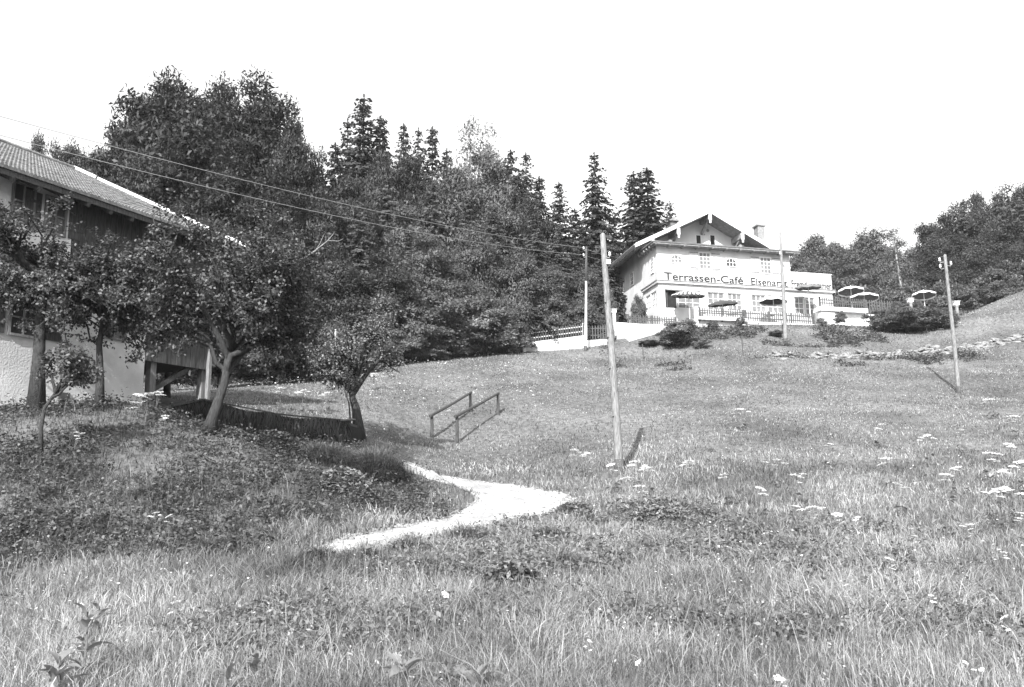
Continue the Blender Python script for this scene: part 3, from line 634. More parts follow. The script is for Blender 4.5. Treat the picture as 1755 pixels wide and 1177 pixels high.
# right garden terrace
RV = -1.2
ra, rz0 = Fp(1402, 527, RV); rb_, rz1 = Fp(1481, 529, RV); rc_ = Fp(1542, 530, RV)[0]
gt = empty('garden_terrace', H(18, RV, -1), 'raised garden terrace with whitewashed wall beside the café', 'terrace')
m_ = MB(); hb(m_, ra + .1, rc_, RV, 6, -3.5, rz0 - .32); m_.build('retaining_wall', OLDPLASTER, gt)
m_ = MB(); hb(m_, ra + .0, Fp(1432, 540, RV)[0], RV - .35, RV + .0, -3.0, rz0 - .34); m_.build('pier', PLASTER, gt)
m_ = MB(); hb(m_, ra - .1, rb_, RV - .5, RV + .6, rz0 - .315, rz0); m_.build('slab', WHITE, gt)
m_ = MB(); hb(m_, rc_ - .1, rc_ + 14, RV + 1.2, 12, -3.5, rz0 - .5); m_.build('bank_fill', OLDPLASTER, gt)
fence(H(ra, RV - .4, rz0), H(rb_ - .1, RV - .4, rz0), .72, 'picket fence on the white slab of the garden terrace', .19)
fence(H(rb_, RV - .1, rz0 - .32), H(rc_, RV - .1, rz0 - .32), 1.1, 'taller dark picket fence at the bushy end of the garden terrace', .24, wd=.1)
fence(H(rc_ + .1, RV + 1.1, rz0 - .5), H(rc_ + 11, RV + 1.4, rz0 - .2), .95, 'weathered picket fence behind the dark hedge, below the lone parasol', .24, wd=.08)
# lower left garden wall with fence
g0 = P(893, 588, 57.6); g1 = P(1000, 574.5, 57.9); g2 = P(1052, 573, 58.2)
lw_ = empty('garden_wall', P(960, 600, 57.5), 'low whitewashed garden wall sloping up under a picket fence', 'wall')
def slopewall(a, b, dep, th=.3):
    a = np.array(a); b = np.array(b); m2 = MB(); q = np.array([0, th, 0]); dz = np.array([0, 0, dep])
    m2.hexa([a - dz, b - dz, b - dz + q, a - dz + q, a, b, b + q, a + q]); return m2
slopewall(g0, g1, 2.2).build('wall', PLASTER, lw_); slopewall(g1 + np.array([.003, .05, -.35]), g2 + np.array([0, .05, -.3]), 2, .28).build('wall', PLASTER, lw_)
e0_ = P(870, 606, 57.0); slopewall(e0_, g0 + np.array([-.05, -.02, -.1]), 1.6, .35).build('wing_wall', OLDPLASTER, lw_)
fence(g0 + np.array([.15, .1, 0]), g1 + np.array([0, .1, 0]), .82, 'pale picket fence stepping up the low garden wall by the wood', .175, WOODPALE)
fence(g1 + np.array([.1, .1, -.3]), g2 + np.array([0, .1, -.3]), .95, 'dark picket fence between the thin pole and the thick pole', .18)
# lower step wall at the corner of the terrace
m_ = MB(); c0 = P(1055, 552, 59.2); c1 = P(1128, 556, 58.6); c0b = c0 - [0, 0, 2.5]; c1b = c1 - [0, 0, 2.5]; q = np.array([0, .8, 0]); m_.hexa([c0b, c1b, c1b + q, c0b + q, c0, c1, c1 + q, c0 + q]); m_.build('corner_wall', PLASTER, ter)
# lantern posts
def lantern(base, h_, label, s=.3, pm=None):
    r_ = empty('lantern_post', base, label, 'lamp', 'white lantern posts around the café garden'); b = np.array(base)
    m2 = MB(); m2.box(b[0] - .1, b[0] + .1, b[1] - .1, b[1] + .1, b[2] - .8, b[2] + h_); m2.build('post', pm or WHITE, r_)
    m2 = MB(); m2.box(b[0] - s, b[0] + s, b[1] - s, b[1] + s, b[2] + h_ + .02, b[2] + h_ + .02 + s * 1.5)
    m2.box(b[0] - s - .06, b[0] + s + .06, b[1] - s - .06, b[1] + s + .06, b[2] + h_ + .02 + s * 1.5, b[2] + h_ + .06 + s * 1.5); m2.box(b[0] - s * .7, b[0] + s * .7, b[1] - s * .7, b[1] + s * .7, b[2] + h_ - .04, b[2] + h_ + .02); chamfer(m2.build('lamp_head', WHITE, r_), .03)
    return r_
for px, py, d, hh, lb_, s_ in ((899, 588, 57.4, .62, 'white lantern post at the lower end of the pale picket fence', .17), (880, 604, 56.9, .45, 'low white lantern post by the bushes at the wall foot', .16), (1053, 556, 58.9, .8, 'white lantern post behind the thick pole at the terrace corner', .16),
                            (1561, 528, 66, .45, 'white lantern post under the lone parasol behind the hedge', .19), (1640, 533, 67, .45, 'white lantern post beside the pole with insulators, at the hedge end', .2)):
    lantern(P(px, py, d), hh, lb_, s_, WOODMID if px > 1500 else None)
# parasols
def parasol(base, top_z, rad, m, label, tilt=(0, 0), drop=.35, dots=False, lining=False):
    b = np.array(base, float); r_ = empty('parasol', b, label, 'parasol', 'parasols on the café terraces'); hub = np.array([b[0], b[1], top_z])
    m2 = MB(); m2.tube([b, hub + [0, 0, .05]], .03, 8); m2.build('pole', WHITE, r_)
    n = 8; T = Matrix.Rotation(tilt[0], 3, 'X') @ Matrix.Rotation(tilt[1], 3, 'Y'); cv = MB(); rim = []; mid = []; val = []
    def tp(x, y, z): return hub + np.array(T @ Vector((x, y, z)))
    for i in range(n * 2):
        a = math.pi * i / n; rr = rad * (1 if i % 2 == 0 else .955); rim.append(tp(rr * math.cos(a), rr * math.sin(a), -drop)); mid.append(tp(rr * .5 * math.cos(a), rr * .5 * math.sin(a), -drop * (.36 if i % 2 == 0 else .4)))
        val.append(tp(rr * math.cos(a), rr * math.sin(a), -drop - (.1 if i % 2 == 0 else .16)))
    K = n * 2; cv.add([hub] + mid + rim + val, [(0, 1 + i, 1 + (i + 1) % K) for i in range(K)] + [(1 + i, 1 + K + i, 1 + K + (i + 1) % K, 1 + (i + 1) % K) for i in range(K)] + [(1 + K + i, 1 + 2 * K + i, 1 + 2 * K + (i + 1) % K, 1 + K + (i + 1) % K) for i in range(K)])
    co = cv.build('canopy', m, r_); md = co.modifiers.new('thick', 'SOLIDIFY'); md.thickness = .012
    if lining:
        ln_ = MB(); dn_ = np.array([0, 0, -.03]); ln_.add([hub + dn_ * 1.5] + [q + dn_ + (hub - q) * .01 for q in mid] + [q + dn_ + (hub - q) * .02 for q in rim], [(0, 1 + (i + 1) % K, 1 + i) for i in range(K)] + [(1 + (i + 1) % K, 1 + K + (i + 1) % K, 1 + K + i, 1 + i) for i in range(K)]); ln_.build('lining', CLOTHDARK, co)  # dark sheet below the canopy paints the shade of its underside
    m2 = MB(); m2.tube([hub, hub + np.array(T @ Vector((0, 0, .16)))], [.035, .02], 6); m2.build('finial', WHITE, r_)
    for i in range(n):
        a = 2 * math.pi * i / n; m2 = MB(); e = tp(rad * .97 * math.cos(a), rad * .97 * math.sin(a), -drop - .03); m2.tube([hub - [0, 0, .04], (hub + e) / 2 - np.array([0, 0, .02]) + np.array(T @ Vector((0, 0, drop * .12))), e], .012, 4); m2.build('rib', WOODDARK, r_)
    if dots:
        for ring, cntd in ((.3, 8), (.55, 14), (.8, 20), (.98, 24)):
            for i in range(cntd):
                a = 2 * math.pi * (i + .5 * (ring > .5)) / cntd; z = -drop * (.72 * ring if ring < .5 else .36 + (ring - .5) * 1.28); m2 = MB(); c = tp(rad * ring * math.cos(a), rad * ring * math.sin(a), z + .03); ex = np.array(T @ Vector((1, 0, 0))) * .07; ey = np.array(T @ Vector((0, 1, 0))) * .07
                up = np.array([0, 0, .03]); outw = np.array([math.cos(a), math.sin(a), 0]); tg = np.array([-math.sin(a), math.cos(a), 0]) * .065; sl_ = (outw * .06 - up * 1.1)
                m2.add([c - tg - sl_, c + tg - sl_, c + tg + sl_, c - tg + sl_, c - tg - sl_ - up * .9, c + tg - sl_ - up * .9, c + tg + sl_ - up * .9, c - tg + sl_ - up * .9], [(0, 1, 2, 3), (7, 6, 5, 4), (0, 4, 5, 1), (1, 5, 6, 2), (2, 6, 7, 3), (3, 7, 4, 0)]); m2.build('dot', WHITE, co)
    m2 = MB(); m2.tube([b, b + [0, 0, .12]], [.25, .2], 10); m2.build('foot', STONE, r_)
    return r_
def par_at(px, py_top, v, zbase, rad, *a, **k):
    aa, zz = Fp(px, py_top, v); parasol(H(aa, v, zbase), O_[2] + zz, rad, *a, **k); return aa
TX = math.radians(6)
c1_ = par_at(1180, 498, -1.7, tzs - .2, 1.2, CLOTHDARK, 'dark parasol with white dots in front of the dark café opening', (math.radians(8), math.radians(2)), dots=True)
c2_ = par_at(1238, 514, -2.2, tzs - .2, 1.1, CLOTHDARK, 'plain dark parasol above the white-slab fence', (math.radians(6), math.radians(-4)), .28)
c3_ = par_at(1325, 508, -2.0, tzs - .2, 1.05, CLOTHWHITE, 'white parasol just beside the pole in front of the café windows', (math.radians(-4), math.radians(3)), .34, lining=True)
c4_ = par_at(1385, 487, -1.6, tzs - .2, 1.0, CLOTHGREY, 'grey parasol hiding part of the café lettering', (math.radians(4), 0), .2)
par_at(1458, 492, 1.2, rz0 - .3, 1.05, CLOTHWHITE, 'white parasol on the garden terrace, standing taller of the pair', (math.radians(-9), math.radians(3)), .34, lining=True)
par_at(1481, 503, 0.2, rz0 - .3, 1.15, CLOTHWHITE, 'white parasol on the garden terrace, lower and in front of the other', (math.radians(-7), math.radians(4)), .34, lining=True)
par_at(1583, 499, 2.0, rz0 - .5, 1.0, CLOTHWHITE, 'lone white parasol above the dark hedge', (math.radians(-10), math.radians(4)), .34, lining=True)
# tables on the terrace
for a, v, z, lb_ in ((c2_ + .9, -2.0, tzs - .2, 'small white table beside the plain dark parasol'), (c3_ - .55, -2.2, tzs - .2, 'small white table below the white parasol beside the pole'), (c1_ + .8, -1.7, tzs - .2, 'small white table under the dotted parasol')):
    b = H(a, v, z); t_ = empty('cafe_table', b, lb_, 'table', 'small tables on the café terrace'); m_ = MB(); m_.tube([b + [0, 0, .74], b + [0, 0, .78]], .42, 14); m_.build('table_top', WHITE, t_)
    m_ = MB(); m_.tube([b, b + [0, 0, .05], b + [0, 0, .1], b + [0, 0, .74]], [.25, .22, .04, .04], 8); m_.build('pedestal', WHITE, t_)
    m_ = MB(); m_.tube([b + [0, 0, .782], b + [0, 0, .788], b + [0, 0, .79]], [.44, .44, .43], 14); m_.build('cloth', WHITE, t_)

RAILWOOD = mat('rail_wood', .07, .85, .4, 7, .5, 30, .15, (5, 5, .5))
# ------------------------------------------------------------------ low straw-hung shed sunk in the slope
pk = P(349, 686, 26.6); pl = P(268, 704, 24.6); pr = P(597, 722, 25.4)
shed = empty('straw_shed', G(420, 742), 'low dark straw-hung shed sunk in the slope under the leaning tree', 'shed')
back = np.array([.1, 2.4, -.02])
def edge(t):
    """front roof edge from the low end over the peak, sagging towards the tree"""
    if t < .22: q = pl + (pk - pl) * (t / .22)
    else: k = (t - .22) / .78; q = pk + (pr - pk) * k + np.array([0, 0, -.16 * math.sin(math.pi * k) + .03 * math.sin(k * 17)])
    return q
NS = 26; ts = np.linspace(0, 1, NS); m_ = MB(); V = []
for t in ts:
    q = edge(t); bk_ = q + back * (1 - .5 * max(0, t - .7) / .3); V += [q - [0, 0, .07], q, bk_, bk_ - [0, 0, .07]]
F_ = [(i * 4 + k, i * 4 + (k + 1) % 4, (i + 1) * 4 + (k + 1) % 4, (i + 1) * 4 + k) for i in range(NS - 1) for k in range(4)] + [(0, 3, 2, 1), tuple((NS - 1) * 4 + k for k in range(4))]
m_.add(V, F_); m_.build('roof', WOODDARK, shed)
for k0, k1, lf in ((0, .22, .03), (.21, .6, .05), (.58, .84, .03), (.83, 1.02, .05)):
    a, b = edge(k0), edge(min(k1, 1)); m_ = MB(); m_.beam(a + [-.03, -.05, lf], b + [.03, -.05, lf], .14, .045); m_.build('edge_board', WOODDARK, shed)
m_ = MB(); m_.beam(pr + [-.15, -.1, .02], pr + [.2, -.2, .05], .26, .035); m_.build('eave_plank', WOODMID, shed)
m_ = MB(); V = []
for t in ts:
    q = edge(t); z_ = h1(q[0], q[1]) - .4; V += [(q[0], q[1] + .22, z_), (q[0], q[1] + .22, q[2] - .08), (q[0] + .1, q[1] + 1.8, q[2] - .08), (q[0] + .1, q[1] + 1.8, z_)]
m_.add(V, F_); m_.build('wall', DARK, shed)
# hanging straw along the front, too fine to count
V = []
def strand(p0, d, L, wd):
    s_ = np.array([wd, 0, 0]); p1 = p0 + d * L * .5; p2 = p0 + d * L + np.array([0, -.03, -L * .25]); V.extend([p0 - s_, p0 + s_, p1 + s_, p1 - s_, p2])
for i in range(9000):
    t = RNG.random(); q0_ = edge(t); drop = max(.1, q0_[2] - h1(q0_[0], q0_[1])); q = q0_ + np.array([0, RNG.uniform(-.2, .2), .05 - drop * .9 * RNG.random() ** 1.3])
    d = np.array([RNG.normal(.12, .32), RNG.uniform(-.25, .1), -1]); strand(q, d / np.linalg.norm(d), RNG.uniform(.12, .42), RNG.uniform(.005, .016))
V = np.array(V); n = len(V) // 5; b = np.arange(n)[:, None] * 5
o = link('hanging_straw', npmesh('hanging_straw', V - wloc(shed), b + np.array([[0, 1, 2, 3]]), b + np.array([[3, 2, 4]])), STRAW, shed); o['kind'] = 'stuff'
# handrails of the garden steps
def railing(p0, p1, b0, b1, label):
    r_ = empty('handrail', (b0 + b1) / 2, label, 'handrail', 'handrails beside the meadow steps'); m_ = MB(); d = p1 - p0; mid = p0 + d * .5 + [0, 0, -.02]; m_.tube([p0 - d * .04, mid, p1 + d * .03], [.065, .06, .055], 7); m_.build('rail', RAILWOOD, r_)
    for q, b in ((p0, b0), (p1, b1)):
        m_ = MB(); m_.tube([b - [0, 0, .3], (q + b) / 2 + [.01, 0, 0], q + [0, 0, .02]], [.075, .065, .06], 7); m_.build('post', RAILWOOD, r_)
def rail_px(a, b, d0, d1, label):
    p0 = P(*a, d0); p1 = P(*b, d1); railing(p0, p1, np.array([p0[0], p0[1], h1(p0[0], p0[1])]), np.array([p1[0], p1[1], h1(p1[0], p1[1])]), label)
rail_px((740, 711), (806, 673), 33.2, 37.2, 'rough wooden handrail of the meadow steps, on the orchard side')
rail_px((783, 712), (853, 674), 33, 36.8, 'rough wooden handrail of the meadow steps, on the open meadow side')

# ------------------------------------------------------------------ telegraph poles and wires
def knot(mb, pts, rads, n=10): return mb.tube(pts, rads, n)
def insul(parent, p, s=1.0, side=1):
    m_ = MB(); q = np.array(p); m_.tube([q, q + [side * .13 * s, 0, -.03], q + [side * .16 * s, 0, .03 * s], q + [side * .16 * s, 0, .12 * s]], .012 * s, 5); m_.build('bracket', METAL, parent)
    c = q + [side * .16 * s, 0, .05 * s]; m_ = MB(); m_.tube([c, c + [0, 0, .03 * s], c + [0, 0, .06 * s], c + [0, 0, .12 * s], c + [0, 0, .15 * s]], [.05 * s, .05 * s, .032 * s, .045 * s, .02 * s], 8); m_.build('insulator', PORCELAIN, parent, smooth=True)
    return c + [0, 0, .08 * s]
def pole(bot, top, r0, r1, label, m=POLEWOOD, wob=.02):
    bot = np.array(bot); top = np.array(top); r_ = empty('utility_pole', bot, label, 'pole', 'wooden utility poles on the meadow'); m_ = MB(); n = 9; pts = []
    for i in range(n):
        t = i / (n - 1); q = (bot - [0, 0, .4]) * (1 - t) + top * t; q = q + np.array([math.sin(t * 5) * wob, 0, 0]); pts.append(q)
    rr = [r0 * (1 - t) + r1 * t for t in np.linspace(0, 1, n)]; pts.append(top + [0, 0, r1 * .6]); rr.append(r1 * .45)
    m_.tube(pts, [r * RNG.uniform(.94, 1.06) for r in rr], 12); m_.build('shaft', m, r_, smooth=True); q = bot * .955 + top * .045; m_ = MB(); m_.tube([bot - [0, 0, .2], q], [r0 * 1.09, r0 * 1.03], 12); m_.build('dark_base', WOODDARK, r_, smooth=True); return r_  # sleeve round the foot is darker than the shaft
b = G(1062, 806, 20); t = P(1034, 402, b[1] + .05)
pc = pole(b, t, .135, .085, 'thick wooden utility pole standing in the open meadow above the path')
m_ = MB(); q = P(1040, 447, b[1]); m_.box(q[0] - .02, q[0] + .1, q[1] - .12, q[1] - .05, q[2] - .12, q[2] + .02); m_.build('number_plate', WHITE, pc)
i1 = insul(pc, P(1038, 440, b[1] - .05), .8, 1)
for k_ in (.22, .42, .55, .7):
    q = b + (t - b) * k_; m_ = MB(); m_.tube([q + [-.09, -.08, 0], q + [-.10, -.13, .02]], [.03, .018], 6); m_.build('branch_stub', POLEWOOD, pc)
b2 = onground(1346, 56.2); t2 = P(1337.5, 398, 56.2)
p2 = pole(b2, t2, .15, .075, 'tapering pale wooden pole in front of the café lettering', POLEPALE); insul(p2, P(1342, 437, 56.1), 1.2, -1)
b3 = G(1643, 673, 36); t3 = P(1620, 437, b3[1]); p3 = pole(b3, t3, .105, .075, 'wooden pole with three white insulators below the stone bank', POLEWOOD)
for px, py, sd in ((1617, 449, -1), (1624, 455, 1), (1618, 460, -1)): insul(p3, P(px, py, b3[1]), 1.15, sd)
b4 = onground(1003.5, 56.9); t4 = P(1005, 424, 56.9); p4 = pole(b4, t4, .11, .06, 'thin pole, pale below and dark above, by the garden wall', WOODPALE, .0)
m_ = MB(); q0 = P(1004.6, 480, 56.82); m_.tube([q0, t4 + [0, 0, .05]], [.1, .07], 10); m_.build('dark_top', WOODDARK, p4, smooth=True)
w1 = insul(p4, P(1005, 428, 56.8), 1.2, -1); w2 = insul(p4, P(1005, 440, 56.8), 1.2, -1)
# pole beyond the frame that carries the wires on
bL = np.array([-18.2, 21.0, h1(-18.2, 21.0)]); tL = np.array([-18.2, 21.0, 12.2]); pL = pole(bL, tL, .13, .09, 'wooden pole at the farmhouse end of the wires')
def wire(pts_px, name_label, pA, pB, sag):
    m_ = MB(); n = 24; pts = []
    for i in range(n):
        t = i / (n - 1); q = np.array(pA) * (1 - t) + np.array(pB) * t; q[2] -= sag * 4 * t * (1 - t); pts.append(q)
    return tag(m_.tube(pts, .012, 4).build('overhead_wire', METAL, loc=pA), name_label, 'wire', 'overhead wires')
q1 = P(215, 250, 26.5); q2 = P(180, 271, 26.5)
def extend(pA, px, depth): return None
wA = P(-150, 158, 21.0); wB = P(-150, 192, 21.0)
tag(wire(None, 'upper overhead wire running from the thin pole over the orchard', w1, wA, .55), None); tag(wire(None, 'lower overhead wire running from the thin pole over the orchard', w2, wB, .65), None)
for q, lb_ in ((w1, 'upper overhead wire from the thin pole to the café eave'), (w2, 'lower overhead wire from the thin pole to the café eave')): wire(None, lb_, q, H(-1.0, 4.5 + (q is w2) * 1.2, 5.9), .15)
pL.location = Vector((wA[0] + .25, 21.0, h1(wA[0] + .25, 21.0)))
# thin garden posts and a line in front of the hedge
gp = []
for px, py, d, hh, lb_ in ((1273, 606, 53, 1.2, 'thin dark stake in the meadow below the terrace fence'), (1418, 577, 59, .9, 'short stake below the garden terrace pier'), (1500, 566, 60, 1.0, 'short stake at the hedge carrying a line'), (1588, 574, 58.5, .45, 'low stake at the hedge foot holding the line'), (1102, 606, 54, 1.0, 'thin stake in the meadow below the bush'), (573, 664, 42, 2.9, 'slim pale post at the edge of the wood behind the small forked tree')):
    q = onground(px, d); m_ = MB(); r_ = .04 if hh < 2 else .06; m_.tube([q - [0, 0, .3], q + [.02, 0, hh * .5], q + [0, 0, hh]], [r_, r_ * .9, r_ * .7], 7); o = m_.build('stake', WOODPALE if hh > 2 else WOODDARK, loc=q); tag(o, lb_, 'stake'); gp.append(q + [0, 0, hh])
m_ = MB(); m_.tube([gp[2] - [0, 0, .05], (gp[2] + gp[3]) / 2 - [0, 0, .12], gp[3]], .012, 4); tag(m_.build('clothes_line', METAL, loc=gp[2]), 'pale line strung between two stakes before the dark hedge', 'line')

# ------------------------------------------------------------------ dry stone bank
def rock(rng, s=1.0):
    bm = bmesh.new(); bmesh.ops.create_icosphere(bm, subdivisions=1, radius=.5)
    for v in bm.verts:
        n = rng.uniform(.72, 1.2); v.co *= n
        v.co.x = max(-.42, min(.42, v.co.x)); v.co.z = max(-.36, min(.36, v.co.z))
    me = bpy.data.meshes.new('stone'); bm.to_mesh(me); bm.free(); me.materials.append(STONE); return me
rocks = [rock(RNG) for _ in range(8)]
sw_ = empty('dry_stone_wall', G(1550, 612, 45), 'tumbled dry stone bank crossing the slope below the hedge', 'wall')
line = [(1335, 611), (1400, 612), (1480, 610), (1560, 606), (1620, 600), (1690, 592), (1755, 582), (1830, 574)]
gl_ = np.array([G(x, y, 44) for x, y in line]); gl_ = resample(gl_, 200); base = wloc(sw_)
for i in range(420):
    t = RNG.random(); px = 1335 + 495 * t; dens = .4 + .6 * math.exp(-((px - 1560) / 110) ** 2) + (.3 if px > 1640 else 0) + (.2 if px < 1370 else 0)
    if RNG.random() > dens: continue
    q = gl_[int(t * 199)]; lay = RNG.integers(0, 3); y = q[1] - .3 + lay * .22 + RNG.normal(0, .28); x = q[0] + RNG.normal(0, .3)
    z = h1(x, y) + lay * .15 * RNG.random() - .07; o = link('stone', rocks[RNG.integers(0, 8)], None, sw_, np.array([x, y, z]) - base)
    s_ = RNG.uniform(.12, .62) ** 1.15; o.scale = (s_ * 1.5, s_ * 1.1, s_ * .7); o.rotation_euler = (RNG.normal(0, .25), RNG.normal(0, .25), RNG.uniform(0, 6.28))
# loose pebbles along the path edge
V = []; Q = []
cube = np.array([(-1, -1, -1), (1, -1, -1), (1, 1, -1), (-1, 1, -1), (-.6, -.6, 1), (.6, -.6, 1), (.6, .6, 1), (-.6, .6, 1)]) * .5; cf = np.array([(3, 2, 1, 0), (4, 5, 6, 7), (0, 1, 5, 4), (1, 2, 6, 5), (2, 3, 7, 6), (3, 0, 4, 7)])
for i in range(900):
    j = RNG.integers(0, NP_); t = RNG.choice([RNG.normal(0, .08), RNG.normal(1, .08), RNG.random()]); q = gl[j] + (gr[j] - gl[j]) * t; s_ = RNG.uniform(.02, .075); a = RNG.uniform(0, 6.28); R_ = np.array([[math.cos(a), -math.sin(a), 0], [math.sin(a), math.cos(a), 0], [0, 0, .7]])
    V.append((cube * s_ * RNG.uniform(.7, 1.3, 3)) @ R_.T + np.array([q[0], q[1], h1(*q) + .03])); Q.append(cf + i * 8)
tag(link('path_pebbles', npmesh('path_pebbles', np.concatenate(V), np.concatenate(Q)), STONE), 'loose pale pebbles along the gravel path', 'pebbles', kind='stuff')

# ------------------------------------------------------------------ forest trees: a few unit trees of height 1, copied and scaled
def unit_deciduous(seed, leafm, barkm, lumps=60, per=330, leaf=.016, cw_=.30, ch=.42, cz=.56, lr=(.07, .13), inner=4000, open_=.0, low=-.9, trunk_h=.35):
    rng = np.random.default_rng(seed); mb = MB(); top = np.array([rng.normal(0, .02), rng.normal(0, .02), cz + ch * .3])
    mb.tube([(0, 0, -.03), (rng.normal(0, .006), rng.normal(0, .006), trunk_h * .5), (rng.normal(0, .01), rng.normal(0, .01), trunk_h), top], [.02, .015, .012, .005], 6)
    C = []; N = []; A = []; cr = np.array([cw_, cw_, ch])
    for k in range(lumps):
        u_ = rng.normal(0, 1, 3); u_ /= np.linalg.norm(u_)
        if u_[2] < low: u_[2] = rng.uniform(low, .3); u_ /= np.linalg.norm(u_)
        r = rng.uniform(.5, .93); R = rng.uniform(*lr); shape = 1 - .25 * max(0, u_[2]) ** 2
        c = np.array([0, 0, cz]) + u_ * cr * r * np.array([shape, shape, 1]) * rng.uniform(.88, 1.08)
        if k % 2 == 0: b0 = np.array([0, 0, trunk_h + (c[2] - trunk_h) * rng.uniform(.2, .6)]) if c[2] > trunk_h else np.array([0, 0, trunk_h * .8]); mb.tube(bez(b0, c, np.array([0, 0, .02]), 4, rng, .006), [.006, .0045, .003, .0015], 4, False)
        n = int(per * (R / .1) ** 2 * rng.uniform(.6, 1.2)); d = rng.normal(0, 1, (n, 3)); d /= np.linalg.norm(d, axis=1)[:, None]; d[:, 2] = np.where(d[:, 2] < -.3, -d[:, 2] * .6, d[:, 2])
        rr = R * (rng.random(n) ** .38) * rng.uniform(.85, 1.1, n); sq = np.array([1.05, 1.05, .95]); C.append(c + d * rr[:, None] * sq + rng.normal(0, .004, (n, 3))); N.append(d * .5 + u_ * .5 + rng.normal(0, .5, (n, 3))); A.append(d + u_ * .5 + np.array([0, 0, .25]))
    if inner: 
        d = rng.normal(0, 1, (inner, 3)); d /= np.linalg.norm(d, axis=1)[:, None]; C.append(np.array([0, 0, cz]) + d * cr * (rng.random(inner) ** .5)[:, None] * .74); N.append(d * .8); A.append(d)
    C = np.concatenate(C); N = np.concatenate(N); sz_ = np.full(len(C), leaf); sz_[len(C) - inner:] *= 1.35; V = quads(C, sz_, rng, .1, .38, N, .6, .55, np.concatenate(A))
    return mb.mesh('trunk', smooth=True), npmesh('crown', V, quadfaces(len(C))), leafm, barkm, float(np.percentile(np.hypot(C[:, 0], C[:, 1]), 96)), float(np.percentile(C[:, 2], 99.9))
def unit_spruce(seed, leafm, barkm, rmax=.17, whorls=58, low=.05, power=.8):
    rng = np.random.default_rng(seed); mb = MB(); mb.tube([(0, 0, -.03), (0, 0, .5), (0, 0, .98)], [.013, .008, .001], 6); C = []; D = []; S_ = []; ph = rng.uniform(0, 6.28, 4)
    for k in range(whorls):
        t = k / (whorls - 1); nb = max(4, int(8 - 3 * t)); a0 = rng.uniform(0, 6.28)
        for j in range(nb):
            z = low + (1 - low) * (t ** .95) * .985 + rng.normal(0, .008); z = min(z, .985); a = a0 + 2 * math.pi * j / nb + rng.normal(0, .25)
            lump = 1 + .22 * math.sin(3 * a + ph[0] + z * 9) + .15 * math.sin(5 * z * 6 + ph[1] + a); L = (rmax * (1 - (z - low) / (1 - low)) ** power * lump + .012) * rng.uniform(.65, 1.2); d = np.array([math.cos(a), math.sin(a), 0]); side = np.array([-math.sin(a), math.cos(a), 0]); m = max(3, int(L / .0085)); upc = .35 * t
            for q in range(m):
                u_ = (q + rng.random()) / m; rise = (.2 + upc) * L * u_ - .6 * L * u_ * u_; pos = d * L * u_ + np.array([0, 0, z + rise])
                for sgn in (-1, 1):
                    ln = (.012 + .17 * L * (1 - u_ * .6)) * rng.uniform(.7, 1.3); dr = d * rng.uniform(.3, .8) + side * sgn * rng.uniform(.3, 1) + np.array([0, 0, -.2 - .7 * rng.random() * (1 - t * .7)]); dr /= np.linalg.norm(dr); C.append(pos + dr * ln * .5 + rng.normal(0, .002, 3)); D.append(dr); S_.append(ln)
    for q in range(10): C.append(np.array([0, 0, 1 - q * .005])); a = rng.uniform(0, 6.28); dr = np.array([.5 * math.cos(a), .5 * math.sin(a), .8]); D.append(dr / np.linalg.norm(dr)); S_.append(.018)
    C = np.array(C); D = np.array(D); S_ = np.array(S_)[:, None]; n = len(C); nr = rng.normal(0, .7, (n, 3)) + np.array([0, 0, .6]) + np.c_[C[:, :2] / (np.linalg.norm(C[:, :2], axis=1)[:, None] + 1e-4), np.zeros(n)] * .9; nr -= D * np.sum(nr * D, 1)[:, None]; nr /= np.linalg.norm(nr, axis=1)[:, None]; B_ = np.cross(nr, D); W_ = .0025 + S_ * .17
    V = np.stack([C - D * S_ * .5, C + B_ * W_ + nr * .001, C + D * S_ * .55, C - B_ * W_ + nr * .001], 1).reshape(-1, 3)
    return mb.mesh('trunk', smooth=True), npmesh('crown', V, quadfaces(n)), leafm, barkm, rmax, 1.0
UD = unit_deciduous
UN = {'beech': [UD(11, L_DARK, BARK, 110, 560, .0185, .33, .43, .55, (.05, .11), 7000), UD(12, L_DARK, BARK, 105, 560, .0185, .30, .44, .55, (.05, .11), 7000)],
      'ash': [UD(21, L_MID, BARK, 62, 400, .021, .28, .44, .54), UD(22, L_MID, BARK, 66, 400, .021, .32, .43, .55), UD(23, L_MID, BARK, 58, 400, .021, .25, .45, .54)],
      'maple': [UD(24, L_MAPLE, BARK, 62, 400, .021, .29, .44, .54), UD(25, L_MAPLE, BARK, 60, 400, .021, .26, .44, .54)],
      'birch': [UD(31, L_LIGHT, BARKPALE, 75, 190, .017, .2, .42, .56, (.04, .085), 700)],
      'spruce': [unit_spruce(41, L_SPRUCE, BARK), unit_spruce(42, L_SPRUCE, BARK, .2, 54), unit_spruce(43, L_SPRUCE, BARK, .15, 60)],
      'larch': [unit_spruce(45, L_SPRUCE2, BARK, .2, 50, .03, .7), unit_spruce(46, L_SPRUCE2, BARK, .22, 46, .03, .65)],
      'shrub': [UD(51, L_SHRUB, BARK, 40, 210, .04, .5, .48, .46, (.1, .2), 900, trunk_h=.15), UD(52, L_SHRUB, BARK, 40, 210, .04, .6, .46, .46, (.1, .2), 900, trunk_h=.15)],
      'bushlight': [UD(53, L_WEED, BARK, 40, 190, .04, .5, .48, .46, (.09, .18), 700, trunk_h=.15)]}
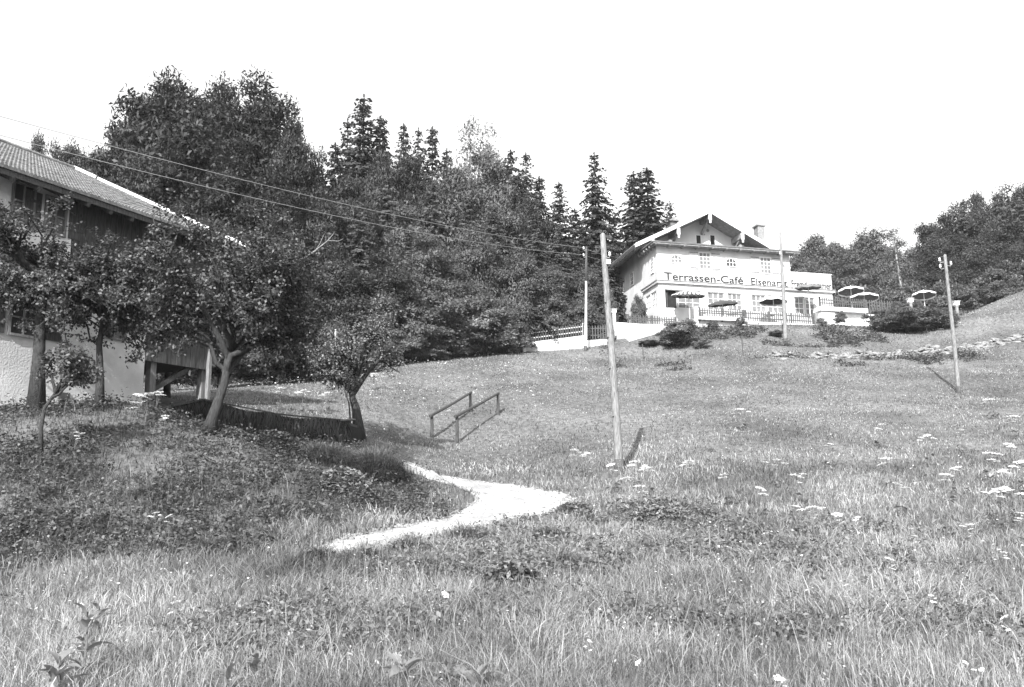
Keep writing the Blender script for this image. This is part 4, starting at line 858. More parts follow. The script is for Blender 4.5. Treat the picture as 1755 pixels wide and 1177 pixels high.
def plant_tree(kind, px, py, d, hw, name, label, group, cat='tree', var=None, base=None):
    """crown top at pixel (px, py) at forward distance d; hw half width in photo pixels"""
    top = P(px, py, d); zb = h1(top[0], top[1]) if base is None else base; h_ = top[2] - zb; us = UN[kind]; u_ = us[RNG.integers(0, len(us)) if var is None else var % len(us)]
    r_ = empty(name, (top[0], top[1], zb), label, cat, group); rad = hw * d / FPX; sxy = rad / u_[4]
    sxy *= 1.35 if kind in ('spruce', 'larch') else 1; r_.scale = (sxy, sxy, h_ / u_[5]); r_.rotation_euler = (0, 0, RNG.uniform(0, 6.28)); link('trunk', u_[0], u_[3], r_); link('crown', u_[1], u_[2], r_); return r_
GW = 'trees of the wood behind the orchard'
def many(kind, lst, name, label, group, cat='tree'):
    for i, (px, py, d, hw) in enumerate(lst): plant_tree(kind, px, py, d, hw, name, label, group, cat, i)
plant_tree('beech', 305, 132, 58, 118, 'beech_tree', 'huge dark beech with the broadest crown of the wood, above the farmhouse roof', 'great beeches', var=0); plant_tree('beech', 445, 126, 60, 108, 'beech_tree', 'huge dark beech with the highest top of the wood', 'great beeches', var=1)
many('beech', [(375, 138, 61, 90), (236, 170, 59, 62), (505, 200, 58, 58), (545, 262, 60, 50), (285, 250, 53, 90), (400, 245, 54, 95), (200, 225, 60, 50), (480, 290, 53, 80)], 'beech_tree', 'dark broad beech around the foot of the two huge beeches', 'lower dark beeches')
many('spruce', [(624, 163, 66, 66), (596, 205, 68, 55), (652, 200, 68, 58), (575, 245, 64, 50)], 'spruce_tree', 'dark tall spruce next to the great beeches', 'spruces beside the great beeches')
many('spruce', [(692, 212, 76, 42), (717, 220, 76, 40), (741, 218, 76, 46), (766, 255, 78, 42)], 'spruce_tree', 'slim far spruce whose tip shows between the big spruces and the birches', 'slim spruce tips')
plant_tree('birch', 806, 204, 74, 46, 'birch_tree', 'pale feathery birch rising above the wood, the higher of two', 'pale birches'); plant_tree('birch', 834, 216, 75, 44, 'birch_tree', 'pale feathery birch rising above the wood, the lower of two', 'pale birches')
many('spruce', [(875, 256, 72, 48), (901, 262, 72, 46), (924, 303, 70, 44), (888, 300, 70, 46)], 'spruce_tree', 'dark spruce in the row next to the pale birches', 'spruces beside the birches')
for px, py, d, hw, lb_ in ((958, 312, 70, 46, 'single dark spruce with a broad skirt, low between two gaps of sky'), (1018, 262, 76, 52, 'tall pointed spruce standing alone just above the thick pole'), (1086, 294, 82, 58, 'double-topped spruce behind the café roof, the shorter top'), (1108, 288, 82, 60, 'double-topped spruce behind the café roof, the higher top'), (1148, 345, 88, 30, 'small spruce tip just above the café roof slope')): plant_tree('spruce', px, py, d, hw, 'spruce_tree', lb_, 'spruces behind the café')
many('spruce', [(985, 358, 76, 40), (1052, 372, 80, 42), (1128, 372, 86, 30), (1000, 390, 72, 45)], 'spruce_tree', 'low spruce filling the gap behind the café', 'spruces behind the café')
many('ash', [(700, 268, 66, 55), (648, 262, 64, 52), (905, 335, 67, 45), (598, 300, 58, 55), (540, 325, 55, 60), (470, 370, 50, 70), (380, 400, 48, 75), (300, 400, 47, 75), (575, 420, 50, 55), (655, 430, 52, 48), (505, 440, 48, 60)], 'ash_tree', 'dark grey leafy tree in the wood behind the orchard', GW)
many('maple', [(775, 283, 68, 58), (838, 270, 70, 56), (812, 385, 57, 48), (728, 400, 54.5, 50), (885, 425, 58, 44), (945, 455, 60, 38), (1000, 455, 62, 34), (690, 350, 60, 50), (865, 340, 64, 48), (768, 455, 55, 42)], 'maple_tree', 'paler leafy tree in the wood between the birches and the café', GW)
many('larch', [(664, 300, 61, 46), (742, 310, 61, 46), (800, 335, 60, 44), (846, 350, 61, 42), (915, 365, 63, 40), (955, 400, 62, 38), (700, 395, 55.5, 44), (985, 425, 63, 34), (905, 440, 59, 36), (620, 365, 55, 46), (1040, 420, 70, 34)], 'conifer_tree', 'greyish tiered conifer among the pale leafy trees of the wood', 'conifers in the middle of the wood')
many('ash', [(120, 245, 78, 42), (66, 234, 80, 36), (95, 248, 78, 40), (148, 262, 78, 36), (30, 262, 78, 40), (175, 270, 70, 40)], 'distant_tree', 'distant tree peeping over the farmhouse roof', 'trees over the farmhouse roof')
many('shrub', [(600, 520, 51, 75), (680, 500, 53, 80), (750, 500, 54, 75), (520, 540, 46, 75), (440, 540, 45, 75), (350, 540, 43, 75), (290, 560, 42, 65), (930, 505, 60, 58), (985, 520, 60.5, 42), (870, 515, 58.5, 58), (800, 495, 56, 65), (640, 555, 50.5, 52), (720, 560, 53.5, 48), (240, 550, 44, 65)], 'forest_shrub', 'dense dark shrub along the edge of the wood', 'shrubs at the edge of the wood', 'shrub')
many('bushlight', [(630, 598, 48.5, 34), (800, 556, 55, 40), (742, 590, 53, 30), (860, 565, 56.2, 30), (665, 560, 51, 36), (835, 530, 55.5, 62), (768, 565, 54.5, 44), (700, 578, 52, 42), (880, 555, 56.8, 35)], 'hazel_bush', 'paler leafy bush at the meadow edge before the wood', 'pale bushes at the meadow edge', 'bush')
GR = 'trees of the wood beyond the garden terrace'
many('maple', [(1392, 405, 105, 46), (1492, 390, 108, 46), (1436, 414, 104, 38), (1464, 420, 100, 40), (1405, 455, 94, 45), (1452, 452, 93, 42), (1512, 440, 92, 34), (1360, 440, 100, 34)], 'broadleaf_tree', 'round leafy tree in the lower wood between the café and the thin birch', GR)
many('ash', [(1585, 382, 100, 38), (1608, 372, 103, 36), (1638, 350, 100, 40), (1668, 330, 104, 30), (1692, 350, 98, 36), (1722, 318, 100, 34), (1755, 318, 98, 40), (1800, 300, 98, 50), (1566, 425, 96, 38), (1612, 415, 92, 44), (1655, 400, 91, 42), (1695, 395, 90, 44), (1740, 380, 88, 48), (1800, 390, 86, 60), (1635, 445, 84, 44), (1680, 440, 83, 42), (1722, 430, 82, 46), (1585, 465, 86, 40), (1770, 430, 80, 50)], 'broadleaf_tree', 'dark leafy tree in the higher wood above the grassy crest', GR)
many('larch', [(1650, 342, 99, 30), (1708, 330, 97, 30), (1742, 326, 95, 32), (1598, 400, 94, 30), (1540, 432, 96, 26), (1475, 402, 103, 26)], 'conifer_tree', 'ragged conifer standing among the leafy trees above the grassy crest', GR)
many('shrub', [(1430, 475, 84, 52), (1500, 480, 82, 55), (1560, 482, 80, 55), (1620, 480, 78, 58), (1690, 465, 74, 60), (1750, 445, 72, 60), (1810, 420, 72, 60), (1660, 490, 72, 48), (1590, 495, 74, 48), (1720, 480, 70, 45)], 'forest_shrub', 'dense shrub at the foot of the wood beyond the garden terrace', 'shrubs beyond the garden terrace', 'shrub')
q0 = P(1548, 535, 85); bt = np.array([q0[0], q0[1], h1(q0[0], q0[1])])
pb = plant_tree('birch', 1533, 392, 85, 32, 'birch_tree', 'thin pale tree with bare leaning trunk against the far wood', 'pale birches')
for c_ in list(pb.children):
    if c_.name.startswith('trunk'): bpy.data.objects.remove(c_)
for c_ in pb.children: c_.location = (0, 0, .24); c_.scale = (1, 1, .76)
pb.rotation_euler = (0, 0, 0); sc = pb.scale; base_ = wloc(pb); m_ = MB()
tp_ = [bt - [0, 0, .3], q0, P(1544, 490, 85), P(1537, 445, 85), P(1532, 408, 85)]
m_.tube([tuple((np.array(q) - base_) / np.array(sc)) for q in tp_], [.018, .015, .012, .009, .004], 8); link('trunk', m_.mesh('trunk', smooth=True), BARKPALE, pb)
# shrubs around the house and hedge
for px, py, pyb, hw, lb_ in ((1165, 547, 602, 36, 'round leafy bush in the meadow below the terrace wall'), (1552, 522, 574, 46, 'dark hedge bush below the lone parasol, the widest of the hedge'), (1512, 530, 572, 30, 'dark hedge bush at the end of the whitewashed wall'), (1602, 526, 570, 34, 'dark hedge bush beside the pole with insulators'), (1100, 556, 578, 12, 'small clump growing on the white wall beside the round bush'), (1222, 550, 570, 11, 'small plant hanging on the white terrace wall'), (1268, 543, 562, 9, 'small dark tuft under the end of the white slab'), (1438, 532, 560, 11, 'dark small bush before the garden terrace wall'), (1474, 530, 558, 8, 'narrow dark bush against the garden terrace wall'), (1408, 545, 562, 10, 'pale little bush at the foot of the white pier'), (1330, 565, 582, 13, 'low dark tuft in the grass beside the tapering pole'), (1112, 582, 600, 18, 'low spreading plant under the white terrace corner'), (1535, 516, 572, 20, 'upright sprig rising out of the dark hedge beside the lone parasol'), (1578, 520, 572, 18, 'leafy sprig of the dark hedge just under the lone parasol'), (1625, 528, 566, 16, 'end tuft of the dark hedge next to the insulator pole'), (1145, 560, 600, 20, 'low side shoot of the round leafy bush'), (1200, 575, 603, 16, 'smaller bush leaning on the round leafy bush')):
    plant_tree('bushlight' if px in (1165, 1200, 1408) else 'shrub', px, py, G(px, pyb, 50)[1] + .6, hw, 'garden_bush', lb_, 'bushes around the café', 'bush')
for px, py, d, hw, lb_ in ((1093, 505, 62.6, 15, 'climbing plant on the white side wall beside the veranda'), (1046, 495, 66, 12, 'climbing plant on the white side wall at the far corner'), (1030, 540, 61, 16, 'leafy bush behind the dark picket fence')):
    plant_tree('shrub', px, py, d, hw, 'climbing_plant', lb_, 'bushes around the café', 'plant', base=O_[2] - 1.2)

# ------------------------------------------------------------------ orchard trees in front
def ptree(seed, base, trunk_px, d, crown_px, crown_hw, crown_hh, n, leaf, tr, label, name='apple_tree', lm=L_APPLE, spread=.07, group='fruit trees of the orchard', dep=1.0, limb=.5):
    rng = np.random.default_rng(seed); pts = [np.array(base) - [0, 0, .15]] + [P(x, y, d + k * .12) for k, (x, y) in enumerate(trunk_px)]; c = P(*crown_px, d + .2); k = d / FPX
    mb, V = make_tree(rng, pts, tr, c, (crown_hw * k, crown_hw * k * dep, crown_hh * k), *n, leaf, spread, limb, .35, .06, tn=8)
    return tree_object(name, np.array(base), mb, V, lm, BARK, label, 'tree', group)
b = onground(62, 21.0); ptree(101, b, [(66, 620), (70, 540), (78, 480)], b[1], (92, 462), 160, 165, (13, 8, 7, 24), .085, .19, 'old apple tree with thick dark trunk before the plastered farmhouse wall')
b = onground(170, 21.6); ptree(102, b, [(172, 650), (170, 590), (178, 540)], b[1], (200, 490), 108, 162, (12, 8, 7, 25), .085, .12, 'slender dark-trunked apple tree before the farmhouse wall, hung with low leaves')
b = G(355, 742, 20); ptree(103, b, [(368, 705), (385, 655), (392, 600)], b[1], (398, 490), 190, 192, (18, 9, 7, 28), .09, .17, 'large leaning apple tree beside the straw-hung shed', spread=.085)
b = onground(618, 27.5); ptree(104, b, [(610, 700), (604, 682), (604, 672)], b[1], (606, 590), 92, 98, (13, 8, 7, 11), .08, .17, 'small forked fruit tree with twiggy open crown by the steps', lm=L_APPLEP, spread=.08, limb=.55)
b = G(70, 782, 14); ptree(105, b, [(70, 735), (76, 700), (95, 672)], b[1], (120, 630), 62, 55, (6, 5, 5, 14), .08, .055, 'thin crooked sapling on the grassy bank', spread=.08, limb=.6)
b = onground(600, 26.8); ptree(106, b, [(600, 715), (598, 690), (594, 680)], b[1], (588, 640), 40, 50, (4, 4, 4, 6), .07, .035, 'spindly young tree tied beside the small forked tree', spread=.08, limb=.6)
# second layer of orchard crowns behind
b = onground(285, 30); ptree(107, b, [(288, 640), (292, 580)], b[1], (300, 510), 85, 120, (10, 8, 7, 24), .12, .13, 'shaded fruit tree close behind the timber loft', spread=.085)
# bare twig standing out of the crown
q = [P(500, 455, 24), P(540, 430, 24.1), P(562, 412, 24.2), P(572, 400, 24.2)]; m_ = MB(); m_.tube(q, [.03, .024, .016, .008], 5); m_.tube([q[2], P(580, 413, 24.3), P(588, 409, 24.3)], [.014, .01, .005], 4); m_.tube([q[1], P(548, 418, 24.2), P(556, 400, 24.2)], [.014, .01, .005], 4); m_.tube([P(430, 500, 23.5), P(470, 478, 23.8), q[0]], [.05, .04, .03], 5)
ow = [o for o in bpy.data.objects if o.get('label', '').startswith('large leaning')][0]
m_.build('dead_limb', WOODMID, ow)

# ------------------------------------------------------------------ flowering umbels standing in the meadow
def umbel_head(seed):
    rng = np.random.default_rng(seed); C = []
    for k in range(13):
        a = k * 2.4; rr = .5 * math.sqrt((k + .3) / 13); C += [(rr * math.cos(a) + rng.normal(0, .05), rr * math.sin(a) + rng.normal(0, .05), -.22 * rr + rng.normal(0, .02)) for _ in range(6)]
    return npmesh('umbel', quads(np.array(C), .17, rng, 3.0, 1.0), quadfaces(len(C)))
def umbel_stem(seed, nh):
    rng = np.random.default_rng(seed); st = MB(); st.tube([(0, 0, -.05), (rng.normal(0, .02), rng.normal(0, .02), .5), (0, 0, .97)], [.014, .011, .007], 5)
    heads = [(0, 0, 1.0, .3)] + [(rng.uniform(-.3, .3), rng.uniform(-.3, .3), rng.uniform(.72, .97), rng.uniform(.14, .26)) for _ in range(nh)]
    for x, y, z, r in heads[1:]: st.tube([(0, 0, .5), (x * .6, y * .6, z - .16), (x, y, z - .03)], [.008, .006, .004], 4)
    lf = []
    for k in range(9): a = rng.uniform(0, 6.28); rr = rng.uniform(.05, .28); lf.append((rr * math.cos(a), rr * math.sin(a), rng.uniform(.1, .35)))
    return st.mesh('stem'), heads, npmesh('leaves', quads(np.array(lf), .22, rng, .8, .55), quadfaces(len(lf)))
UMH = [umbel_head(70 + k) for k in range(4)]; UM = [umbel_stem(60 + k, nh) for k, nh in enumerate((3, 4, 2, 2))]
heads = [(1705, 836, 1.25), (1395, 868, 1.0), (1540, 829, .9), (1520, 784, .85), (1333, 787, .7), (1376, 811, .8), (1364, 866, .7), (1438, 880, .7), (1474, 886, .7), (1668, 898, .95), (1640, 800, .8), (1622, 812, .8), (1732, 798, 1.0), (1752, 790, .9), (1700, 683, .8), (1508, 726, .8), (1270, 700, .7), (1738, 712, .7), (1728, 760, .8), (1720, 1057, .8), (1665, 1132, .7), (1336, 1162, .8), (1602, 1021, .7), (1522, 957, .7), (1715, 945, .7), (1455, 1002, .6), (1070, 818, .9), (1098, 832, .9), (1110, 800, .7), (985, 770, .7), (1003, 776, .6), (1052, 795, .7), (1090, 790, .7), (1180, 790, .7), (1245, 812, .7), (1305, 836, .7), (300, 1032, .9), (252, 676, .8), (270, 672, .7), (231, 690, .7), (284, 712, .6), (130, 742, .5), (268, 880, .6), (290, 884, .6), (640, 640, .7), (560, 672, .7), (520, 668, .7), (480, 664, .7), (1590, 745, .6), (1650, 735, .6), (1420, 760, .6), (1560, 905, .7), (1190, 1000, .5), (1000, 1085, .6), (1080, 1125, .6), (760, 1020, .6), (1750, 880, .8), (1690, 775, .8)]
for i, (px, py, s) in enumerate(heads):
    q = ray(px, py); q = q / q[1]; pts = CAM + q[None] * DG[:, None]; hs = np.clip(.33 + DG * .022, .4, .9) * (.7 + .3 * s)
    below = pts[:, 2] <= hgt(pts[:, 0], pts[:, 1]) + hs; k = int(np.argmax(below)); p_ = pts[k]; z = h1(p_[0], p_[1]); hh = float(hs[k]); wpx = (46 if p_[1] > 14 else 36) * s; sx_ = wpx * p_[1] / FPX / .75
    lb_ = 'hogweed plant with flat white flower heads standing in the meadow grass'
    if i == 0: lb_ = 'biggest hogweed plant with wide white flower heads and dark leaves, below the insulator pole'
    r_ = empty('hogweed_plant', (p_[0], p_[1], z), lb_, 'plant', 'hogweed flowering in the meadow'); u_ = UM[i % 4]; r_.scale = (sx_, sx_, hh); r_.rotation_euler = (RNG.normal(0, .05), RNG.normal(0, .05), RNG.uniform(0, 6.28))
    link('stem', u_[0], STEM, r_)['kind'] = 'stuff'; lo_ = link('leaves', u_[2], L_WEED, r_); lo_['kind'] = 'stuff'
    for x_, y_, z_, r__ in u_[1]: o = link('umbel', UMH[RNG.integers(0, 4)], PETAL, r_, (x_, y_, z_)); q_ = r__ * RNG.uniform(.8, 1.5); o.scale = (q_, q_, q_ * sx_ / hh); o.rotation_euler = (RNG.normal(0, .12), RNG.normal(0, .12), RNG.uniform(0, 6)); o['kind'] = 'stuff'
# broad-leaved plants close by, each leaf a piece
def leaf_mesh(seed, L, wd):
    rng = np.random.default_rng(seed); m_ = MB(); n = 6; pts = []
    for i in range(n + 1):
        t = i / n; w_ = wd * math.sin(math.pi * min(1, t ** .75)) * (1 if i < n else 0); z = L * (.75 * t - .62 * t * t); x = L * t * .85
        pts += [(x, -w_ / 2, z + w_ * .16), (x, 0, z), (x, w_ / 2, z + w_ * .16)]
    fs = []
    for i in range(n):
        for k in (0, 1): fs.append((i * 3 + k, i * 3 + k + 1, (i + 1) * 3 + k + 1, (i + 1) * 3 + k))
    m_.add(pts, fs); return m_.mesh('leaf', smooth=True)
LM = [leaf_mesh(1, .34, .12), leaf_mesh(2, .28, .13), leaf_mesh(3, .42, .1)]
L_DOCK = leafmat('dock_leaf', .1, .26, .3, .4, .4)
def dock(px, py, s, nl, label, tall=.25):
    p_ = G(px, py); r_ = empty('dock_plant', p_, label, 'plant', 'broad-leaved plants in the grass'); m_ = MB(); b = np.array(p_); m_.tube([b - [0, 0, .05], b + [.02, 0, tall * s], b + [0, .02, tall * 2 * s]], [.012, .01, .006], 5); m_.build('stem', STEM, r_)
    for k in range(nl):
        t = k / nl; o = link('leaf', LM[k % 3], L_DOCK, r_, (0, 0, tall * 2 * s * t)); o.rotation_euler = (RNG.normal(0, .2), RNG.uniform(-.7, .2), k * 2.4 + RNG.normal(0, .3)); sc = s * RNG.uniform(.7, 1.2) * (1 - .35 * t); o.scale = (sc, sc, sc)
dock(140, 1165, 1.0, 13, 'tall broad-leaved plant in the corner grass, with drooping leaves', .26); dock(95, 1200, .9, 10, 'broad-leaved plant low in the corner grass beside the tall drooping one', .14); dock(165, 1100, .8, 8, 'small broad-leaved plant behind the tall drooping one', .2)
dock(690, 1190, .9, 10, 'broad-leaved rosette at the front of the grass, with upright pale leaves', .12); dock(820, 1195, .8, 9, 'broad-leaved rosette in front of the fern clump', .1); dock(770, 1185, .8, 8, 'broad-leaved rosette between two others at the grass front', .1); dock(440, 1165, .7, 8, 'lone small broad-leaved plant among tall grass', .12); dock(390, 1190, .7, 7, 'low broad-leaved plant beside the lone small one', .1)

# ------------------------------------------------------------------ grass and weeds
BARNPOLY = np.array([B(SW, .05, 0)[:2], B(S_E, .05, 0)[:2], B(S_E, -9, 0)[:2], B(SW, -9, 0)[:2]])
HOUSEPOLY = np.array([H(-3, -3, 0)[:2], H(30, -3, 0)[:2], H(30, 16, 0)[:2], H(-3, 16, 0)[:2]])
BANKC = np.array([P(*q)[:2] for q in ((-400, 980, 13), (0, 975, 13.5), (330, 960, 14.4), (600, 905, 16.8), (700, 885, 18.3), (790, 862, 20), (740, 825, 23), (680, 795, 25), (600, 740, 26), (330, 715, 23.5), (250, 700, 25), (0, 700, 22.5), (-400, 705, 21))])
WEEDC = np.array([P(*q)[:2] for q in ((860, 900, 16.5), (1000, 870, 18.5), (1150, 850, 20), (1300, 900, 17), (1420, 970, 13), (1400, 1010, 11.5), (1180, 985, 12.5), (1000, 1000, 12), (800, 1010, 11.7), (640, 1000, 12), (560, 960, 13.9), (700, 945, 14.6))])
def sample(n, d0, d1, e, margin=.64):
    """points in the view wedge, density per square metre falling as d**-e"""
    u_ = RNG.random(n); k = 2 - e; d = (d0 ** k + u_ * (d1 ** k - d0 ** k)) ** (1 / k); x = RNG.uniform(-1, 1, n) * (margin * d + 1.2); return x, d
def inbank(x, y): return inpoly(x + (fnoise(x, y, 1.2, 7) - .5) * 3.2 + RNG.normal(0, .25, len(x)), y + (fnoise(x, y, 1.3, 8) - .5) * 2.6 + RNG.normal(0, .25, len(x)), BANKC)
def keep(x, y, house=True, path=True):
    k = ~inpoly(x, y, BARNPOLY)
    if path: k &= ~inpoly(x + RNG.normal(0, .13, len(x)), y + RNG.normal(0, .2, len(x)), PATHPOLY)
    if house: k &= ~inpoly(x, y, HOUSEPOLY)
    return k
def blades(x, y, hh, wd, lean=.35, bx=0, by=0):
    n = len(x); z = hgt(x, y) - .02; a = RNG.uniform(0, 6.28, n); f_ = np.stack([np.cos(a), np.sin(a)], 1) * wd[:, None] * .5; ld = RNG.normal(0, lean, (n, 2)) + np.array([bx, by]); b0 = np.stack([x, y, z], 1)
    m1 = b0 + np.c_[ld * hh[:, None] * .25, hh * .55]; tp = b0 + np.c_[ld * hh[:, None], hh * np.clip(1 - .45 * np.linalg.norm(ld, axis=1) ** 2, .4, 1)]; F3 = np.c_[f_, np.zeros(n)]
    V = np.stack([b0 - F3, b0 + F3, m1 + F3 * .85, m1 - F3 * .85, tp], 1).reshape(-1, 3); i = np.arange(n)[:, None] * 5; return V, i + np.array([[0, 1, 2, 3]]), i + np.array([[3, 2, 4]])
SHEDPOLY = np.array([P(262, 720, 22.9)[:2], P(605, 745, 23.4)[:2], P(610, 720, 27)[:2], P(350, 690, 28.5)[:2], P(262, 700, 26)[:2]])
def blades3(b0, hh, wd, ld):
    n = len(b0); a = RNG.uniform(0, 6.28, n); F3 = np.c_[np.stack([np.cos(a), np.sin(a)], 1) * wd[:, None] * .5, np.zeros(n)]; k = np.linalg.norm(ld, axis=1)
    def pt(t): return b0 + np.c_[ld * (hh * t * t)[:, None], hh * (t - .38 * np.minimum(k, 1.3) * t * t * t)]
    z1 = np.full(n, .42); z2 = np.full(n, .76); p1, p2, p3 = pt(z1), pt(z2), pt(np.ones(n))
    V = np.stack([b0 - F3, b0 + F3, p1 + F3, p1 - F3, p2 + F3 * .7, p2 - F3 * .7, p3], 1).reshape(-1, 3); i = np.arange(n)[:, None] * 7
    return V, np.concatenate([i + np.array([[0, 1, 2, 3]]), i + np.array([[3, 2, 4, 5]])]), i + np.array([[5, 4, 6]])
# near meadow: tufts of curved blades
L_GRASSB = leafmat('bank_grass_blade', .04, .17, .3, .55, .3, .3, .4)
NT = 8200; x, y = sample(NT, 5.2, 17.5, .9); k = keep(x, y); x, y = x[k], y[k]; big = fnoise(x, y, 2.4, 21); fine = fnoise(x, y, .7, 31); k = RNG.random(len(x)) < np.clip((big - .2) * 2.2, .25, 1); x, y, big, fine = x[k], y[k], big[k], fine[k]
nb = 17; th = (.08 + .30 * big * fine * 2 + .12 * RNG.random(len(x)) ** 2) * np.where(y > 13, .85, 1); rad = RNG.uniform(.03, .13, len(x))
X = np.repeat(x, nb); Y = np.repeat(y, nb); o2 = RNG.normal(0, 1, (len(X), 2)) * np.repeat(rad, nb)[:, None]; wind = np.repeat(RNG.normal(0, .22, (len(x), 2)), nb, 0)
X = X + o2[:, 0]; Y = Y + o2[:, 1]; ld = o2 * 4.0 + wind * 1.6 + RNG.normal(0, .4, (len(X), 2)); hh = np.repeat(th, nb) * RNG.uniform(.45, 1.25, len(X)); wd = .0048 * (Y / 8) ** .7 * RNG.uniform(.6, 1.9, len(X)); k = keep(X, Y); X, Y, ld, hh, wd = X[k], Y[k], ld[k], hh[k], wd[k]
bk = inbank(X, Y)
for nm, mk, mt, lb_ in (('meadow_grass_tufts', ~bk, L_GRASS, 'tufts of long curved grass in the near meadow'), ('bank_grass_tufts', bk, L_GRASSB, 'tufts of long dark grass on the orchard bank')):
    V, a4, a3 = blades3(np.stack([X, Y, hgt(X, Y) - .02], 1)[mk], hh[mk], wd[mk], ld[mk]); tag(link(nm, npmesh(nm, V, a4, a3), mt), lb_, 'grass', kind='stuff')
# seed stalks standing above the grass
x, y = sample(1500, 5.5, 20, 1.0); k = keep(x, y) & (fnoise(x, y, 3, 91) > .45); x, y = x[k], y[k]; n = len(x)
V, a4, a3 = blades3(np.stack([x, y, hgt(x, y)], 1), RNG.uniform(.4, .75, n), .0035 * (y / 8) ** .7 * RNG.uniform(.8, 1.3, n), RNG.normal(0, .3, (n, 2))); tips = V.reshape(-1, 7, 3)[:, 6]
sp_ = (tips[:, None, :] + RNG.normal(0, 1, (n, 7, 3)) * np.array([.012, .012, .035])).reshape(-1, 3); SV = quads(sp_, .022, RNG, 0, .5); nv = len(V); L_SEED = leafmat('seed_stalk', .16, .42, .3, .7, .1)
tag(link('seed_stalks', npmesh('seed_stalks', np.concatenate([V, SV]), np.concatenate([a4, quadfaces(len(sp_)) + nv]), a3), L_SEED), 'dry grass stalks with seed heads above the meadow', 'grass', kind='stuff')
NB = 300000
x, y = sample(NB, 5.2, 70, 1.25); k = keep(x, y) & ~inpoly(x, y, SHEDPOLY); x, y = x[k], y[k]
big = fnoise(x, y, 2.6, 21); fine = fnoise(x, y, .5, 31)
bank = inbank(x, y); weed = inpoly(x, y, WEEDC)
hh = (.07 + .2 * big + .14 * fine) * np.clip(1.1 - (y - 13) * .03, .45, 1.0) * RNG.uniform(.5, 1.25, len(x)) * np.where(bank | weed, .8, 1)
wd = .0062 * (np.maximum(y, 6) / 7) ** .85 * RNG.uniform(.7, 1.4, len(x))
V, q4, q3 = blades(x, y, hh, wd, np.clip(.45 + (y - 10)[:, None] * .02, .45, .8))
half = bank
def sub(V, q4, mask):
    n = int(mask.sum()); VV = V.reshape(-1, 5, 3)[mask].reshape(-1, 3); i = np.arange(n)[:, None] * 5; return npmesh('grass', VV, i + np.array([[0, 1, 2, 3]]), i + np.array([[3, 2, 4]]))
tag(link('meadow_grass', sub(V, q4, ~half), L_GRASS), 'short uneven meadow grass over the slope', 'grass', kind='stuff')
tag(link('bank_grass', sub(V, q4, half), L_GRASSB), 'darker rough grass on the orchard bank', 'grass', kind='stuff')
# weeds: low leaf clumps
def clumps(x, y, rad, nl, leaf, zz=.25):
    n = len(x); z = hgt(x, y); c = np.repeat(np.stack([x, y, z], 1), nl, 0); r = np.repeat(rad, nl); o = RNG.normal(0, .5, (n * nl, 3)); o[:, 2] = np.abs(o[:, 2]) * zz * 2; hz = 1 - .5 * (o[:, 0] ** 2 + o[:, 1] ** 2)
    c = c + np.stack([o[:, 0] * r, o[:, 1] * r, (.1 + o[:, 2]) * r * np.clip(hz, .3, 1)], 1); return quads(c, leaf if np.isscalar(leaf) else np.repeat(leaf, nl), RNG, 1.0, .6)
def stuff_leaf(name, V, m, label, cat): return tag(link(name, npmesh(name, V, quadfaces(len(V) // 4)), m), label, cat, kind='stuff')
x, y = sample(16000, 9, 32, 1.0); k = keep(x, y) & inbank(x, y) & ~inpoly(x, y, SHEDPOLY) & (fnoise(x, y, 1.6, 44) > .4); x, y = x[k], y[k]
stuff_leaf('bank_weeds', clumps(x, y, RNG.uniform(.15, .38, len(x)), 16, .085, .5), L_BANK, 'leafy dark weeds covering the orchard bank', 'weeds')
L_WEEDP = leafmat('pale_weed_leaf', .08, .25, .35, .5, .3)
x, y = sample(11000, 8, 24, 1.0); k = keep(x, y) & inpoly(x, y, WEEDC) & (fnoise(x, y, 1.1, 54) > .38); x, y = x[k], y[k]
stuff_leaf('meadow_weeds', clumps(x, y, RNG.uniform(.12, .3, len(x)), 13, .085, .45), L_WEEDP, 'pale leafy weeds beside the path bend', 'weeds')
x, y = sample(12000, 6, 20, 1.2); k = keep(x, y) & (fnoise(x, y, 2.3, 64) > .54); x, y = x[k], y[k]
stuff_leaf('scattered_weeds', clumps(x, y, RNG.uniform(.08, .24, len(x)), 12, .055 + .0012 * y, .5), L_WEEDP, 'scattered low weeds among the meadow grass', 'weeds')
# leafy growth below the terrace and along the stone bank
xs = RNG.uniform(6, 40, 6500); ys = RNG.uniform(48.5, 60.5, 6500); k = keep(xs, ys) & (fnoise(xs, ys, 2.5, 71) > .5) & ((ys > 55.5) & (xs < 27.5) | (np.abs(ys - 50.2 - .8 * fnoise(xs, ys, 3, 3)) < 1.3)); xs, ys = xs[k], ys[k]
stuff_leaf('slope_weeds', clumps(xs, ys, RNG.uniform(.2, .5, len(xs)), 14, .14, .5), L_SHRUB, 'rough low growth below the café terrace and over the stone bank', 'weeds')
# small white flowers
x, y = sample(9000, 7, 62, 1.1); k = keep(x, y) & (fnoise(x, y, 2.2, 81) > .55) & ~inpoly(x, y, BANKC); x, y = x[k], y[k]; k = RNG.random(len(x)) < .55; x, y = x[k], y[k]
c = np.stack([x, y, hgt(x, y) + RNG.uniform(.2, .5, len(x))], 1); s_ = .02 + .0011 * y
stuff_leaf('meadow_flowers', quads(c, s_, RNG, 3, .9), PETAL, 'tiny white flowers sprinkled through the meadow', 'flowers')
xs = RNG.uniform(-14, 2, 900); ys = RNG.uniform(36, 50, 900); c = np.stack([xs, ys, hgt(xs, ys) + RNG.uniform(.2, .45, 900)], 1); stuff_leaf('edge_flowers', quads(c, .1, RNG, 3, .7), PETAL, 'white flowers along the edge of the wood behind the orchard', 'flowers')
